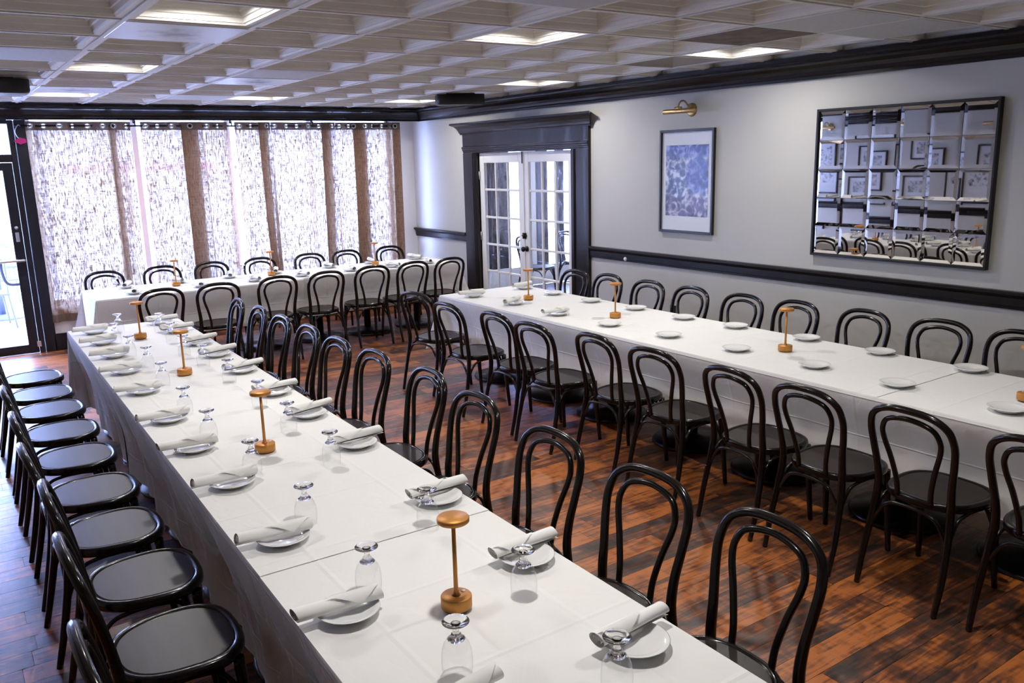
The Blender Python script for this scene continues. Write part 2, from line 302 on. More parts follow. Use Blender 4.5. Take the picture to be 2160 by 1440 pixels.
# ------------------------------------------------------------------ geometry helpers
class G:
    def __init__(s): s.v = []; s.f = []; s.sm = []
    def quadface(s, idx, smooth=False): s.f.append(tuple(idx)); s.sm.append(smooth)
    def box(s, x0, x1, y0, y1, z0, z1):
        n = len(s.v)
        s.v += [(x0, y0, z0), (x1, y0, z0), (x1, y1, z0), (x0, y1, z0), (x0, y0, z1), (x1, y0, z1), (x1, y1, z1), (x0, y1, z1)]
        for q in ((3, 2, 1, 0), (4, 5, 6, 7), (0, 1, 5, 4), (1, 2, 6, 5), (2, 3, 7, 6), (3, 0, 4, 7)): s.quadface([n+i for i in q])
        return s
    def bbox(s, x0, x1, y0, y1, z0, z1, b=.004):
        """box with chamfered edges"""
        n = len(s.v); cs = []
        for z in (z0, z1):
            for (x, y) in ((x0, y0), (x1, y0), (x1, y1), (x0, y1)):
                dx = b if x == x0 else -b; dy = b if y == y0 else -b; dz = b if z == z0 else -b
                cs.append([(x, y+dy, z+dz), (x+dx, y, z+dz), (x+dx, y+dy, z)])
        for c in cs: s.v += c
        X = lambda i: n+3*i; Y = lambda i: n+3*i+1; Z = lambda i: n+3*i+2
        s.quadface([Z(3), Z(2), Z(1), Z(0)]); s.quadface([Z(4), Z(5), Z(6), Z(7)])
        s.quadface([Y(0), Y(1), Y(5), Y(4)]); s.quadface([X(1), X(2), X(6), X(5)]); s.quadface([Y(2), Y(3), Y(7), Y(6)]); s.quadface([X(3), X(0), X(4), X(7)])
        for i, j in ((0, 1), (2, 3)):
            s.quadface([Z(i), Z(j), Y(j), Y(i)]); s.quadface([Y(i+4), Y(j+4), Z(j+4), Z(i+4)])
        for i, j in ((1, 2), (3, 0)):
            s.quadface([Z(i), Z(j), X(j), X(i)]); s.quadface([X(i+4), X(j+4), Z(j+4), Z(i+4)])
        for i in range(4):
            s.quadface([X(i), X(i+4), Y(i+4), Y(i)] if i in (0, 2) else [Y(i), Y(i+4), X(i+4), X(i)])
        for i in range(8):
            s.quadface([X(i), Y(i), Z(i)])
        return s
    def tube(s, pts, rad, n=10, cap=True, closed=False):
        pts = [Vector(p) for p in pts]; m = len(pts); base = len(s.v)
        rads = rad if isinstance(rad, (list, tuple)) else [rad]*m
        T = []
        for i in range(m):
            if closed: t = pts[(i+1) % m]-pts[i-1]
            else: t = pts[min(i+1, m-1)]-pts[max(i-1, 0)]
            T.append(t.normalized())
        ref = Vector((0, 0, 1)) if abs(T[0].z) < .9 else Vector((1, 0, 0))
        u = (ref - T[0]*ref.dot(T[0])).normalized()
        for i in range(m):
            u = (u - T[i]*u.dot(T[i])).normalized(); w = T[i].cross(u)
            for k in range(n):
                a = 2*PI*k/n; p = pts[i]+(u*math.cos(a)+w*math.sin(a))*rads[i]; s.v.append(tuple(p))
        for i in range(m if closed else m-1):
            j = (i+1) % m
            for k in range(n):
                l = (k+1) % n
                s.quadface([base+i*n+k, base+i*n+l, base+j*n+l, base+j*n+k], True)
        if cap and not closed:
            s.quadface([base+k for k in range(n)][::-1]); s.quadface([base+(m-1)*n+k for k in range(n)])
        return s
    def lathe(s, prof, n=24, c=(0, 0, 0), smooth=True, axis='z', capends=True):
        base = len(s.v); m = len(prof)
        for (r, z) in prof:
            for k in range(n):
                a = 2*PI*k/n
                p = (r*math.cos(a), r*math.sin(a), z)
                if axis == 'x': p = (p[2], p[0], p[1])
                elif axis == 'y': p = (p[1], p[2], p[0])
                s.v.append((p[0]+c[0], p[1]+c[1], p[2]+c[2]))
        for i in range(m-1):
            for k in range(n):
                l = (k+1) % n
                s.quadface([base+i*n+k, base+i*n+l, base+(i+1)*n+l, base+(i+1)*n+k], smooth)
        if capends:
            if prof[0][0] > 1e-5: s.quadface([base+k for k in range(n)][::-1])
            if prof[-1][0] > 1e-5: s.quadface([base+(m-1)*n+k for k in range(n)])
        return s
    def extrude_profile(s, prof, a0, a1, place, cap=True, smooth=False):
        """prof: list of (p,q); place(p,q,a) -> xyz, swept from a0 to a1 (a may be callables of p for mitres)"""
        base = len(s.v); m = len(prof)
        for a in (a0, a1):
            for (p, q) in prof:
                s.v.append(place(p, q, a(p) if callable(a) else a))
        for i in range(m):
            j = (i+1) % m
            s.quadface([base+i, base+j, base+m+j, base+m+i], smooth)
        if cap:
            s.quadface([base+i for i in range(m)][::-1]); s.quadface([base+m+i for i in range(m)])
        return s
    def grid(s, pts, smooth=True):
        """pts: rows of points"""
        base = len(s.v); w = len(pts[0])
        for r in pts: s.v += [tuple(p) for p in r]
        for i in range(len(pts)-1):
            for j in range(w-1):
                s.quadface([base+i*w+j, base+i*w+j+1, base+(i+1)*w+j+1, base+(i+1)*w+j], smooth)
        return s
    def mesh(s, name):
        me = bpy.data.meshes.new(name); me.from_pydata(s.v, [], s.f)
        me.polygons.foreach_set('use_smooth', s.sm); me.update(); return me

def link(name, me, m, parent=None, loc=None, rz=None):
    o = bpy.data.objects.new(name, me); C.objects.link(o)
    if m is not None and not me.materials: me.materials.append(M[m] if isinstance(m, str) else m)
    if parent: o.parent = parent
    if loc: o.location = loc
    if rz: o.rotation_euler = (0, 0, rz)
    return o
def obj(name, g, m, parent=None, loc=None, rz=None): return link(name, g.mesh(name), m, parent, loc, rz)
def tag(o, label, cat, group=None):
    o['label'] = label; o['category'] = cat
    if group: o['group'] = group
    return o
def thing(name, label, cat, loc=(0, 0, 0), rz=0, group=None):
    o = bpy.data.objects.new(name, None); C.objects.link(o); o.location = loc; o.rotation_euler = (0, 0, rz); o.empty_display_size = .1
    return tag(o, label, cat, group)
def struct(name, g, m, label=None):
    o = obj(name, g, m); o['kind'] = 'structure'
    if label: o['label'] = label
    return o
def struct_empty(name, loc=(0, 0, 0), label=None):
    o = bpy.data.objects.new(name, None); C.objects.link(o); o.location = loc; o['kind'] = 'structure'
    if label: o['label'] = label
    return o
def dup(root, loc, rz, label, group=None):
    r = root.copy(); C.objects.link(r); r.location = loc; r.rotation_euler = (0, 0, rz); r['label'] = label
    if group: r['group'] = group
    for ch in list(root.children):
        c = ch.copy(); C.objects.link(c); c.parent = r
        for gch in ch.children:
            d = gch.copy(); C.objects.link(d); d.parent = c
    return r
def smooth_path(pts, sub=6, closed=False):
    P = [Vector(p) for p in pts]; out = []; n = len(P)
    rng = range(n) if closed else range(n-1)
    for i in rng:
        p0 = P[i-1] if (closed or i > 0) else P[0]*2-P[1]
        p1 = P[i]; p2 = P[(i+1) % n]
        p3 = P[(i+2) % n] if (closed or i+2 < n) else P[n-1]*2-P[n-2]
        for k in range(sub):
            t = k/sub
            out.append(.5*((2*p1)+(p2-p0)*t+(2*p0-5*p1+4*p2-p3)*t*t+(3*p1-p0-3*p2+p3)*t**3))
    if not closed: out.append(P[-1])
    return out
ORD = ['first', 'second', 'third', 'fourth', 'fifth', 'sixth', 'seventh', 'eighth', 'ninth', 'tenth', 'eleventh', 'twelfth']

# ------------------------------------------------------------------ floor with planks
floor = struct('floor', G().box(XL-.1, XW+.1, YB-.1, YF+.3, -.06, -.008), 'subfloor')
plank_me = G().bbox(-.5, .5, -.5, .5, -.5, .5, .02).mesh('plank')
PW = .127
planks = []
y = YB
while y < YF+.2:
    x = XL - random.uniform(0, 1.0)
    while x < XW:
        l = random.uniform(.55, 1.5)
        x0, x1 = max(x, XL), min(x+l, XW)
        if x1-x0 > .05: planks.append((x0, x1, y, y+PW))
        x += l
    y += PW
def plank_rank(p):
    cx, cy = (p[0]+p[1])/2, (p[2]+p[3])/2
    if cy < .9: return 99
    vis = 0
    if p[1] > 1.45 and p[0] < 3.9 and cy < 8.4: vis = 1
    if p[0] < .75 and p[1] > -1.2 and cy > 1.7 and cx < .8: vis = 1
    return (math.hypot(cx, cy) if vis else 40+math.hypot(cx, cy))
planks.sort(key=plank_rank)
for p in planks[:295]:
    o = link('plank', plank_me, 'floor', floor, ((p[0]+p[1])/2, (p[2]+p[3])/2, -.005))
    o.scale = (p[1]-p[0]-.0015, p[3]-p[2]-.0015, .010)
g = G()
for p in planks[295:]: g.box(p[0]+.0008, p[1]-.0008, p[2]+.0008, p[3]-.0008, -.010, 0)
o = obj('plank_field', g, 'floor', floor); o['kind'] = 'stuff'

# ------------------------------------------------------------------ walls
DY0, DY1, DZ = 7.05, 8.913, 2.037      # french door opening
g = G()
g.box(XW, XW+.12, YB, DY0, 0, 2.80); g.box(XW, XW+.12, DY1, YG+.15, 0, 2.80); g.box(XW, XW+.12, DY0, DY1, DZ, 2.80)
struct('wall_right', g, 'wall', 'light grey painted wall on the right')
struct('wall_left', G().box(XL-.12, XL, YB, YG+.15, 0, 2.80), 'wall')
struct('wall_back', G().box(XL-.12, XW+.12, YB-.12, YB, 0, 2.80), 'wall')
LZ = .47                               # low wall under the curtained window
DX = .78                               # right edge of the glass door leaf; post up to .95
g = G()
g.box(.95, XW, YF, YG+.02, 0, LZ)      # deep sill
struct('wall_window', g, 'white_wall', 'low pale wall with deep sill under the curtains')
struct('baseboard_window', G().bbox(.93, XW-.01, YF-.02, YF, 0, .19, .005), 'black_trim', 'black baseboard under the window sill')
g = G(); g.box(XL, XW, YF, YG+.1, 2.60, 2.80); struct('wall_header', g, 'white_wall')
struct('baseboard_right', G().bbox(XW-.02, XW, YB, DY0-.30, 0, .15, .005).bbox(XW-.02, XW, DY1+.31, YF, 0, .15, .005), 'black_trim')
struct('baseboard_left', G().bbox(XL, XL+.02, YB, YF, 0, .15, .005), 'black_trim')
# crown mouldings
crown = [(0, 0), (.028, 0), (.028, .022), (.036, .030), (.044, .052), (.060, .078), (.082, .098), (.104, .110), (.104, .120), (.122, .126), (.128, .140), (.128, .165), (0, .165)]
CZ = 2.482
pl_r = lambda p, q, a: (XW-p, a, CZ+q)
struct('trim_1', G().extrude_profile(crown, lambda p: YB+p, lambda p: YF-p, pl_r), 'black_trim', 'black crown moulding along the right wall')
pl_f = lambda p, q, a: (a, YF-p, CZ+q)
struct('trim_2', G().extrude_profile(crown, lambda p: XL+p, lambda p: XW-p, pl_f).box(XL, XW, YF, YF+.03, CZ, 2.62), 'black_trim', 'black crown moulding above the curtains')
pl_l = lambda p, q, a: (XL+p, a, CZ+q)
struct('trim_3', G().extrude_profile(crown, lambda p: YB+p, lambda p: YF-p, pl_l), 'black_trim')
# chair rail
rail = [(0, 0), (.016, 0), (.016, .018), (.022, .022), (.022, .072), (.030, .080), (.040, .086), (.044, .094), (.052, .098), (.052, .112), (.040, .118), (0, .118)]
RZ = .925
def rail_run(name, y0, y1, left=False, label=None):
    pl = (lambda p, q, a: (XL+p, a, RZ+q)) if left else (lambda p, q, a: (XW-p, a, RZ+q))
    struct(name, G().extrude_profile(rail, y0, y1, pl), 'black_trim', label)
rail_run('trim_4', YB, DY0-.295, label='black chair rail below the picture and mirror')
rail_run('trim_5', DY1+.30, YG, label='black chair rail between curtains and french doors')
rail_run('trim_6', YB, YF, True)

# ------------------------------------------------------------------ ceiling
ceil = struct('ceiling', G().box(XL-.1, XW+.1, YB-.1, YG+.1, 2.80, 2.86), 'tile')
X0, Y0, P = .887, 5.12, .61
loops = [(.301, 0), (.262, 0), (.257, .010), (.251, .011), (.246, .034), (.238, .037), (.231, .060), (.222, .063), (.212, .095), (.202, .098)]
def coffer_mesh():
    g = G()
    for h, z in loops: g.v += [(-h, -h, z), (h, -h, z), (h, h, z), (-h, h, z)]
    for i in range(len(loops)-1):
        for k in range(4):
            l = (k+1) % 4; g.quadface([4*i+k, 4*i+4+k, 4*i+4+l, 4*i+l])
    n = 4*(len(loops)-1); g.quadface([n+3, n+2, n+1, n])
    return g.mesh('coffered_tile')
coffer_me = coffer_mesh()
flat_me = G().bbox(-.298, .298, -.298, .298, -.004, .012, .003).mesh('flat_panel')
flat_cells = {(-1, 1), (2, 2), (2, 6), (5, 2), (2, -4), (5, -4), (6, -4)}
vent_cells = {(0, -1), (0, 5), (2, 3)}
diff_cells = {(6, -1)}
brown_cells = {(5, -3)}
lit_cells = [(0, -2), (0, 2), (0, 6), (3, -2), (3, 6), (6, -2), (6, 2), (6, 6), (0, -6), (3, -6)]  # last cell: unseen lamp added to lift the near wall and aisle
tile_rng = random.Random(3)
def spans(origin, lo, hi):
    k = math.floor((lo-origin)/P); out = []
    while origin+k*P < hi-.02:
        a, b = max(origin+k*P, lo), min(origin+(k+1)*P, hi)
        if b-a > .03: out.append((k, a, b))
        k += 1
    return out
colsx = spans(X0, XL+.02, XW-.02); rowsy = spans(Y0, YB+.02, YF-.02)
for ix, xa, xb in colsx:
    for iy, ya, yb in rowsy:
        c = ((xa+xb)/2, (ya+yb)/2, ZC); sc = ((xb-xa)/P, (yb-ya)/P, 1)
        if (ix, iy) in diff_cells: continue
        if (ix, iy) in flat_cells: o = link('flat_panel', flat_me, 'flat_tile', ceil, c)
        elif (ix, iy) in brown_cells:
            o = link('flat_panel', G().bbox(-.298, .298, -.298, .298, -.004, .012, .003).mesh('brown_panel'), 'brown_tile', ceil, c); o['label'] = 'stained brown flat ceiling panel'
        elif (ix, iy) in vent_cells:
            g = G().bbox(-.298, .298, -.298, .298, -.006, .010, .003)
            o = obj('vent_panel', g, 'stained_vent', ceil, c); o['label'] = 'perforated metal vent panel with dark dust stain'
        else:
            o = link('coffered_tile', coffer_me, 'tile', ceil, (c[0], c[1], ZC+.002+tile_rng.uniform(0, .002)))
        o.scale = sc
for ix, xa, xb in colsx[1:]:
    obj('grid_bar', G().box(xa-.012, xa+.012, YB, YF-.12, ZC-.004, ZC+.006), 'grid', ceil)
for iy, ya, yb in rowsy[1:]:
    obj('grid_bar', G().box(XL, XW-.12, ya-.012, ya+.012, ZC-.0025, ZC+.005), 'grid', ceil)
# square air diffuser
dx0 = X0+6.5*P; dy0 = Y0-.5*P
t = thing('air_diffuser', 'square concentric air diffuser in the ceiling beside a lit tile', 'vent', (dx0, dy0, ZC))
obj('backing', G().box(-.29, .29, -.29, .29, .07, .075), 'vent_dark', t)
for k, (h, zz) in enumerate(((.30, 0), (.225, .012), (.15, .022), (.08, .03))):
    g = G(); w = .052
    inner = h-w; 
    g.v += [(-h, -h, zz), (h, -h, zz), (h, h, zz), (-h, h, zz), (-inner, -inner, zz+.03), (inner, -inner, zz+.03), (inner, inner, zz+.03), (-inner, inner, zz+.03)]
    g.v += [(a, b, c+.004) for a, b, c in g.v]
    for q in range(4):
        r = (q+1) % 4
        g.quadface([q, r, 4+r, 4+q][::-1]); g.quadface([8+q, 8+r, 12+r, 12+q]); g.quadface([q, 8+q, 8+r, r][::-1]); g.quadface([4+q, 4+r, 12+r, 12+q][::-1])
    obj('louver_ring', g, 'vent_metal', t)
# recessed downlights sit at the top of some coffers
lit_where = {(0, -2): 'above the left table near the stained vent', (0, 2): 'above the middle of the left table', (0, 6): 'closest to the glass door',
             (3, -2): 'in mid ceiling above the aisle', (3, 6): 'above the middle of the far table', (6, -2): 'beside the square air diffuser',
             (6, 2): 'above the french doors', (6, 6): 'in the far right corner'}
ring_me = G().lathe([(.062, .004), (.078, 0), (.082, .004), (.082, .012), (.062, .012)], 24, capends=False).mesh('ring')
lens_me = G().lathe([(.0, .0035), (.04, .0035), (.062, .006), (.062, .010)], 24, capends=False).mesh('lens')
for c in lit_cells:
    lx, ly = X0+(c[0]+.5)*P, Y0+(c[1]+.5)*P
    lab = 'recessed round ceiling downlight in a coffered tile ' + lit_where.get(c, 'almost over the camera' if c[0] == 0 else 'above the near end of the aisle, unseen and added for its light')
    t = thing('downlight', lab, 'light', (lx, ly, ZC+.085), 0, 'recessed downlights')
    link('ring', ring_me, 'plastic_white', t); link('lens', lens_me, 'lens', t)
    ld = bpy.data.lights.new('downlight_lamp', 'AREA'); ld.shape = 'DISK'; ld.size = .11; ld.energy = LAMP_POWER; ld.color = LAMP_COLOR; ld.spread = math.radians(166)
    lo = bpy.data.objects.new('downlight_lamp', ld); C.objects.link(lo); lo.parent = t; lo.location = (0, 0, -.004)

# ------------------------------------------------------------------ black ceiling speakers
def speaker(label, loc, rz):
    t = thing('ceiling_speaker', label, 'speaker', loc, rz, 'black ceiling speakers')
    pts = []
    prof = smooth_path([(-.25, -.05, 0), (-.245, -.10, 0), (-.19, -.13, 0), (0, -.14, 0), (.19, -.13, 0), (.245, -.10, 0), (.25, -.05, 0), (.25, .10, 0), (.23, .13, 0), (0, .14, 0), (-.23, .13, 0), (-.25, .10, 0)], 3, True)
    g = G(); n = len(prof)
    for sc, z in ((.90, -.105), (.97, -.098), (1, -.08), (1, 0)):
        g.v += [(p.x*sc, p.y*sc, z) for p in prof]
    for i in range(3):
        for k in range(n):
            l = (k+1) % n; g.quadface([i*n+k, i*n+l, (i+1)*n+l, (i+1)*n+k], True)
    g.quadface([k for k in range(n)][::-1]); g.quadface([3*n+k for k in range(n)])
    obj('housing', g, 'plastic_black', t)
    obj('mounting_plate', G().bbox(-.15, .15, -.08, .08, 0, .012, .002), 'plastic_black', t)
speaker('black ceiling speaker near the french doors', (4.78, 7.86, ZC-.016), math.radians(-25))
speaker('black ceiling speaker above the glass door side', (.50, 7.55, ZC-.016), 0)

# ------------------------------------------------------------------ french doors
YM = (DY0+DY1)/2
fd = struct_empty('door_1', (XW, YM, 0), 'white french doors in a dark moulded casing')
hw = (DY1-DY0)/2
def leaf(side):
    """local: hinge side = side*hw, meeting stile at 0"""
    lf = bpy.data.objects.new('door_leaf', None); C.objects.link(lf); lf.parent = fd; lf.location = (.035, 0, 0)
    a, b = (0.002, hw-.004) if side > 0 else (-hw+.004, -.002)
    z0, z1 = .008, DZ-.006; st = .098; tr = .118; br = .262; th = .02
    ia, ib, iz0, iz1 = a+st, b-st, z0+br, z1-tr
    g = G(); g.bbox(-th, th, a, a+st, z0, z1, .003); g.bbox(-th, th, b-st, b, z0, z1, .003)
    g.bbox(-th+.001, th-.001, ia-.001, ib+.001, iz1, z1-.001, .003); g.bbox(-th+.001, th-.001, ia-.001, ib+.001, z0+.001, iz0, .003)
    obj('stile_and_rail_frame', g, 'door_white', lf)
    m = .026; pw = (ib-ia-2*m)/3; ph = (iz1-iz0-4*m)/5
    for i in range(1, 3):
        yy = ia+i*pw+(i-1)*m; obj('muntin', G().bbox(-.013, .013, yy, yy+m, iz0, iz1, .004), 'door_white', lf)
    for j in range(1, 5):
        zz = iz0+j*ph+(j-1)*m; obj('muntin', G().bbox(-.012, .012, ia, ib, zz, zz+m, .004), 'door_white', lf)
    pm = G().box(-.002, .002, -pw/2, pw/2, -ph/2, ph/2).mesh('pane')
    for i in range(3):
        for j in range(5):
            link('pane', pm, 'door_pane', lf, (0, ia+i*(pw+m)+pw/2, iz0+j*(ph+m)+ph/2))
    hm = 'steel' if side > 0 else 'hardware'
    for hz in (1.76, 1.02, .25):
        yy = b-.004 if side > 0 else a+.004
        h = obj('hinge', G().bbox(-.028, -.018, yy-.018, yy+.018, hz-.05, hz+.05, .002).tube([(-.03, yy, hz-.052), (-.03, yy, hz+.052)], .007, 8), hm, lf)
        h['label'] = 'silver hinge' if side > 0 else 'black hinge'
    return lf
lfl = leaf(1); lfr = leaf(-1)
obj('astragal', G().bbox(-.030, -.020, -.018, .018, .01, DZ-.01, .003), 'door_white', lfr)
k = obj('knob', G().lathe([(.0, -.098), (.018, -.097), (.029, -.086), (.031, -.076), (.026, -.064), (.012, -.058), (.010, -.040), (.028, -.036), (.033, -.028), (.033, -.02)], 20, (0, -.050, .924), axis='x'), 'hardware', lfr); k['label'] = 'black round door knob'
g = G().lathe([(.0, -.055), (.012, -.054), (.014, -.04), (.028, -.036), (.030, -.02)], 18, (0, -.017, 1.075), axis='x')
for q in range(6):
    a = q*PI/3; g.lathe([(.0, -.05), (.008, -.048), (.011, -.038), (.011, -.02)], 10, (0, -.017+.027*math.cos(a), 1.075+.027*math.sin(a)), axis='x')
d = obj('deadbolt', g, 'hardware', lfr); d['label'] = 'black flower shaped deadbolt turn'
obj('flush_bolt', G().bbox(-.036, -.022, -.009, .009, 1.90, 2.03, .002), 'hardware', lfr)
# casing
cas = struct_empty('trim_7', (XW, YM, 0), 'dark moulded door casing with flared cornice')
cp = [(0, 0), (-.03, 0), (-.03, .012), (-.038, .016), (-.038, .030), (-.046, .034), (-.046, .050), (-.054, .056), (-.054, .074), (-.036, .080), (-.036, .297), (0, .297)]
for s in (1, -1):
    obj('casing_board', G().extrude_profile(cp, 0, DZ+.0, lambda p, q, a, s=s: (p, s*(hw+q), a)), 'casing', cas)
    obj('jamb', G().box(0, .12, s*hw if s > 0 else s*hw-.0, s*hw+s*.004, 0, DZ), 'casing', cas)
hp = [(0, 0), (-.03, 0), (-.03, .012), (-.038, .016), (-.038, .030), (-.046, .034), (-.046, .050), (-.054, .056), (-.054, .074), (-.036, .080), (-.036, .225), (0, .225)]
obj('header_board', G().extrude_profile(hp, lambda p: -hw-.297, lambda p: hw+.297, lambda p, q, a: (p, a, DZ+q)), 'casing', cas)
cc = [(0, 0), (.045, 0), (.045, .014), (.052, .020), (.058, .040), (.074, .070), (.100, .098), (.128, .112), (.140, .116), (.140, .138), (0, .138)]
obj('cornice', G().extrude_profile(cc, lambda p: -hw-.297-p, lambda p: hw+.297+p, lambda p, q, a: (-p, a, DZ+.225+q)), 'casing', cas)

# ------------------------------------------------------------------ room beyond the french doors
BX = 9.6
struct('floor_back_room', G().box(XW+.12, BX, 5.2, YG, -.06, -.004), 'carpet')
struct('wall_back_room', G().box(BX, BX+.1, 5.1, YG+.1, 0, 2.8).box(XW+.12, BX, 5.1, 5.2, 0, 2.8), 'wall')
struct('ceiling_back_room', G().box(XW+.12, BX+.1, 5.1, YG+.1, 2.66, 2.78), 'tile')
struct('wall_back_room_window', G().box(XW+.12, BX, YG, YG+.1, 0, .25).box(XW+.12, BX, YG, YG+.1, 2.45, 2.66).box(XW+.12, 6.0, YG, YG+.1, .25, 2.45).box(7.55, 7.72, YG, YG+.1, .25, 2.45).box(9.4, BX, YG, YG+.1, .25, 2.45), 'white_wall')
w2 = struct_empty('window_2', (0, YG, 0), 'window of the room behind the french doors')
for a, b in ((6.0, 7.55), (7.72, 9.4)):
    obj('window_frame', G().box(a, a+.05, .0, .06, .25, 2.45).box(b-.05, b, .0, .06, .25, 2.45).box(a, b, .0, .06, .25, .30).box(a, b, .0, .06, 2.40, 2.45), 'door_white', w2)
    obj('pane', G().box(a+.05, b-.05, .02, .026, .30, 2.40), 'pane', w2)
def drape(label, x0, x1, n, y, z0=.05, z1=2.4, group='dark drapes behind the french doors'):
    g = G(); rows = []
    N = n*10
    for j in range(13):
        tt = j/12; row = []
        for i in range(N+1):
            u = i/N
            row.append((x0+(x1-x0)*u, y+.04*math.sin(u*n*2*PI+.5*math.sin(3*tt))*(.7+.3*tt), z1+(z0-z1)*tt))
        rows.append(row)
    g.grid(rows); return tag(obj('dark_drape', g, 'dark_cloth'), label, 'curtain', group)
drape('dark drape left of the french doors gap, behind the left door leaf', 6.55, 7.35, 5, 10.72)
drape('narrow dark drape behind the left panes of the right door leaf', 7.85, 8.08, 2, 10.72)
drape('narrow dark drape behind the middle panes of the right door leaf', 8.22, 8.40, 2, 10.72)
bl = bpy.data.lights.new('back_room_fill', 'AREA'); bl.shape = 'DISK'; bl.size = .3; bl.energy = 40; bl.color = (1, .97, .94)  # added fill light, brightens the room seen through the french doors
t = thing('back_room_fill_fixture', 'round lamp added to brighten the room behind the french doors', 'light', (7.6, 8.6, 2.66))
obj('fill_shade', G().lathe([(.0, -.05), (.14, -.045), (.17, -.02), (.17, 0)], 24), 'lens', t)
o = bpy.data.objects.new('back_room_fill', bl); C.objects.link(o); o.parent = t; o.location = (0, 0, -.07)

# ------------------------------------------------------------------ storefront window and glass door
w1 = struct_empty('window_1', (0, YG, 0), 'storefront window behind the curtains')
g = G(); g.box(.95, XW, -.03, .05, LZ, LZ+.05).box(.95, XW, -.03, .05, 2.54, 2.60)
for x in (.95, 2.02, 3.08, 4.12, 5.22): g.box(x, x+.06, -.03, .05, LZ+.05, 2.54)
g.box(5.28, XW, -.03, .05, LZ, 2.60)
obj('window_frame', g, 'door_white', w1)
for a, b in ((1.01, 2.02), (2.08, 3.08), (3.14, 4.12), (4.18, 5.22)):
    obj('pane', G().box(a, b, .008, .014, LZ+.05, 2.54), 'pane', w1)
dr = struct_empty('door_2', (DX, YF, 0), 'black framed glass storefront door')
obj('door_post', G().bbox(.06, .17, -.02, .10, 0, 2.48, .006).bbox(.0, .055, .0, .08, 0, 2.48, .004), 'storefront', dr)
obj('return_panel', G().box(.15, .17, .10, YG-YF+.05, 0, 2.60), 'steel', dr)
obj('transom_bar', G().bbox(-1.25, .0, -.01, .09, 2.05, 2.13, .005).bbox(-1.25, 0, -.01, .09, 2.44, 2.49, .005), 'storefront', dr)
obj('transom_pane', G().box(-1.25, 0, .03, .036, 2.13, 2.44), 'pane', dr)
lf = bpy.data.objects.new('door_leaf', None); C.objects.link(lf); lf.parent = dr
obj('leaf_frame', G().bbox(-.10, -.004, .01, .06, .005, 2.045, .004).bbox(-1.14, -1.04, .01, .06, .005, 2.045, .004).bbox(-1.05, -.09, .012, .058, 1.965, 2.044, .003).bbox(-1.05, -.09, .012, .058, .006, .10, .003), 'storefront', lf)
obj('pane', G().box(-1.04, -.10, .032, .038, .10, 1.965), 'pane', lf)
obj('push_bar', G().tube(smooth_path([(-1.05, -.01, 1.02), (-1.05, -.05, 1.02), (-1.0, -.06, 1.02), (-.4, -.06, 1.02), (-.06, -.06, 1.025), (-.03, -.05, 1.025), (-.03, .012, 1.025)], 4), .014, 8), 'steel', lf)
obj('pull_handle', G().tube(smooth_path([(-.24, .06, 1.01), (-.24, .11, 1.0), (-.24, .12, .9), (-.22, .12, .80), (-.17, .12, .76), (-.06, .12, .76), (-.05, .06, .76)], 4), .017, 8), 'outdoor_metal', lf)
obj('lock_plate', G().bbox(-.07, -.035, .0, .012, 1.22, 1.32, .003).lathe([(.0, -.008), (.016, -.006), (.018, .012)], 14, (-.052, 0, 1.37), axis='y'), 'steel', lf)
obj('door_stop', G().bbox(-.02, .02, -.012, .004, .07, .13, .003), 'steel', lf)
# unseen storefront left of the door, glazed to add a floor reflection
w3 = struct_empty('window_3', (0, YF, 0), 'unseen glass sidelight left of the storefront door, added for the floor reflection')
obj('window_frame', G().bbox(DX-1.33, DX-1.15, -.02, .10, 0, 2.48, .006).bbox(XL, XL+.08, -.02, .10, 0, 2.48, .006).box(XL+.08, DX-1.33, 0, .08, 0, .10).box(XL+.08, DX-1.33, 0, .08, 2.40, 2.48), 'storefront', w3)
obj('pane', G().box(XL+.08, DX-1.33, .03, .036, .10, 2.40), 'pane', w3)

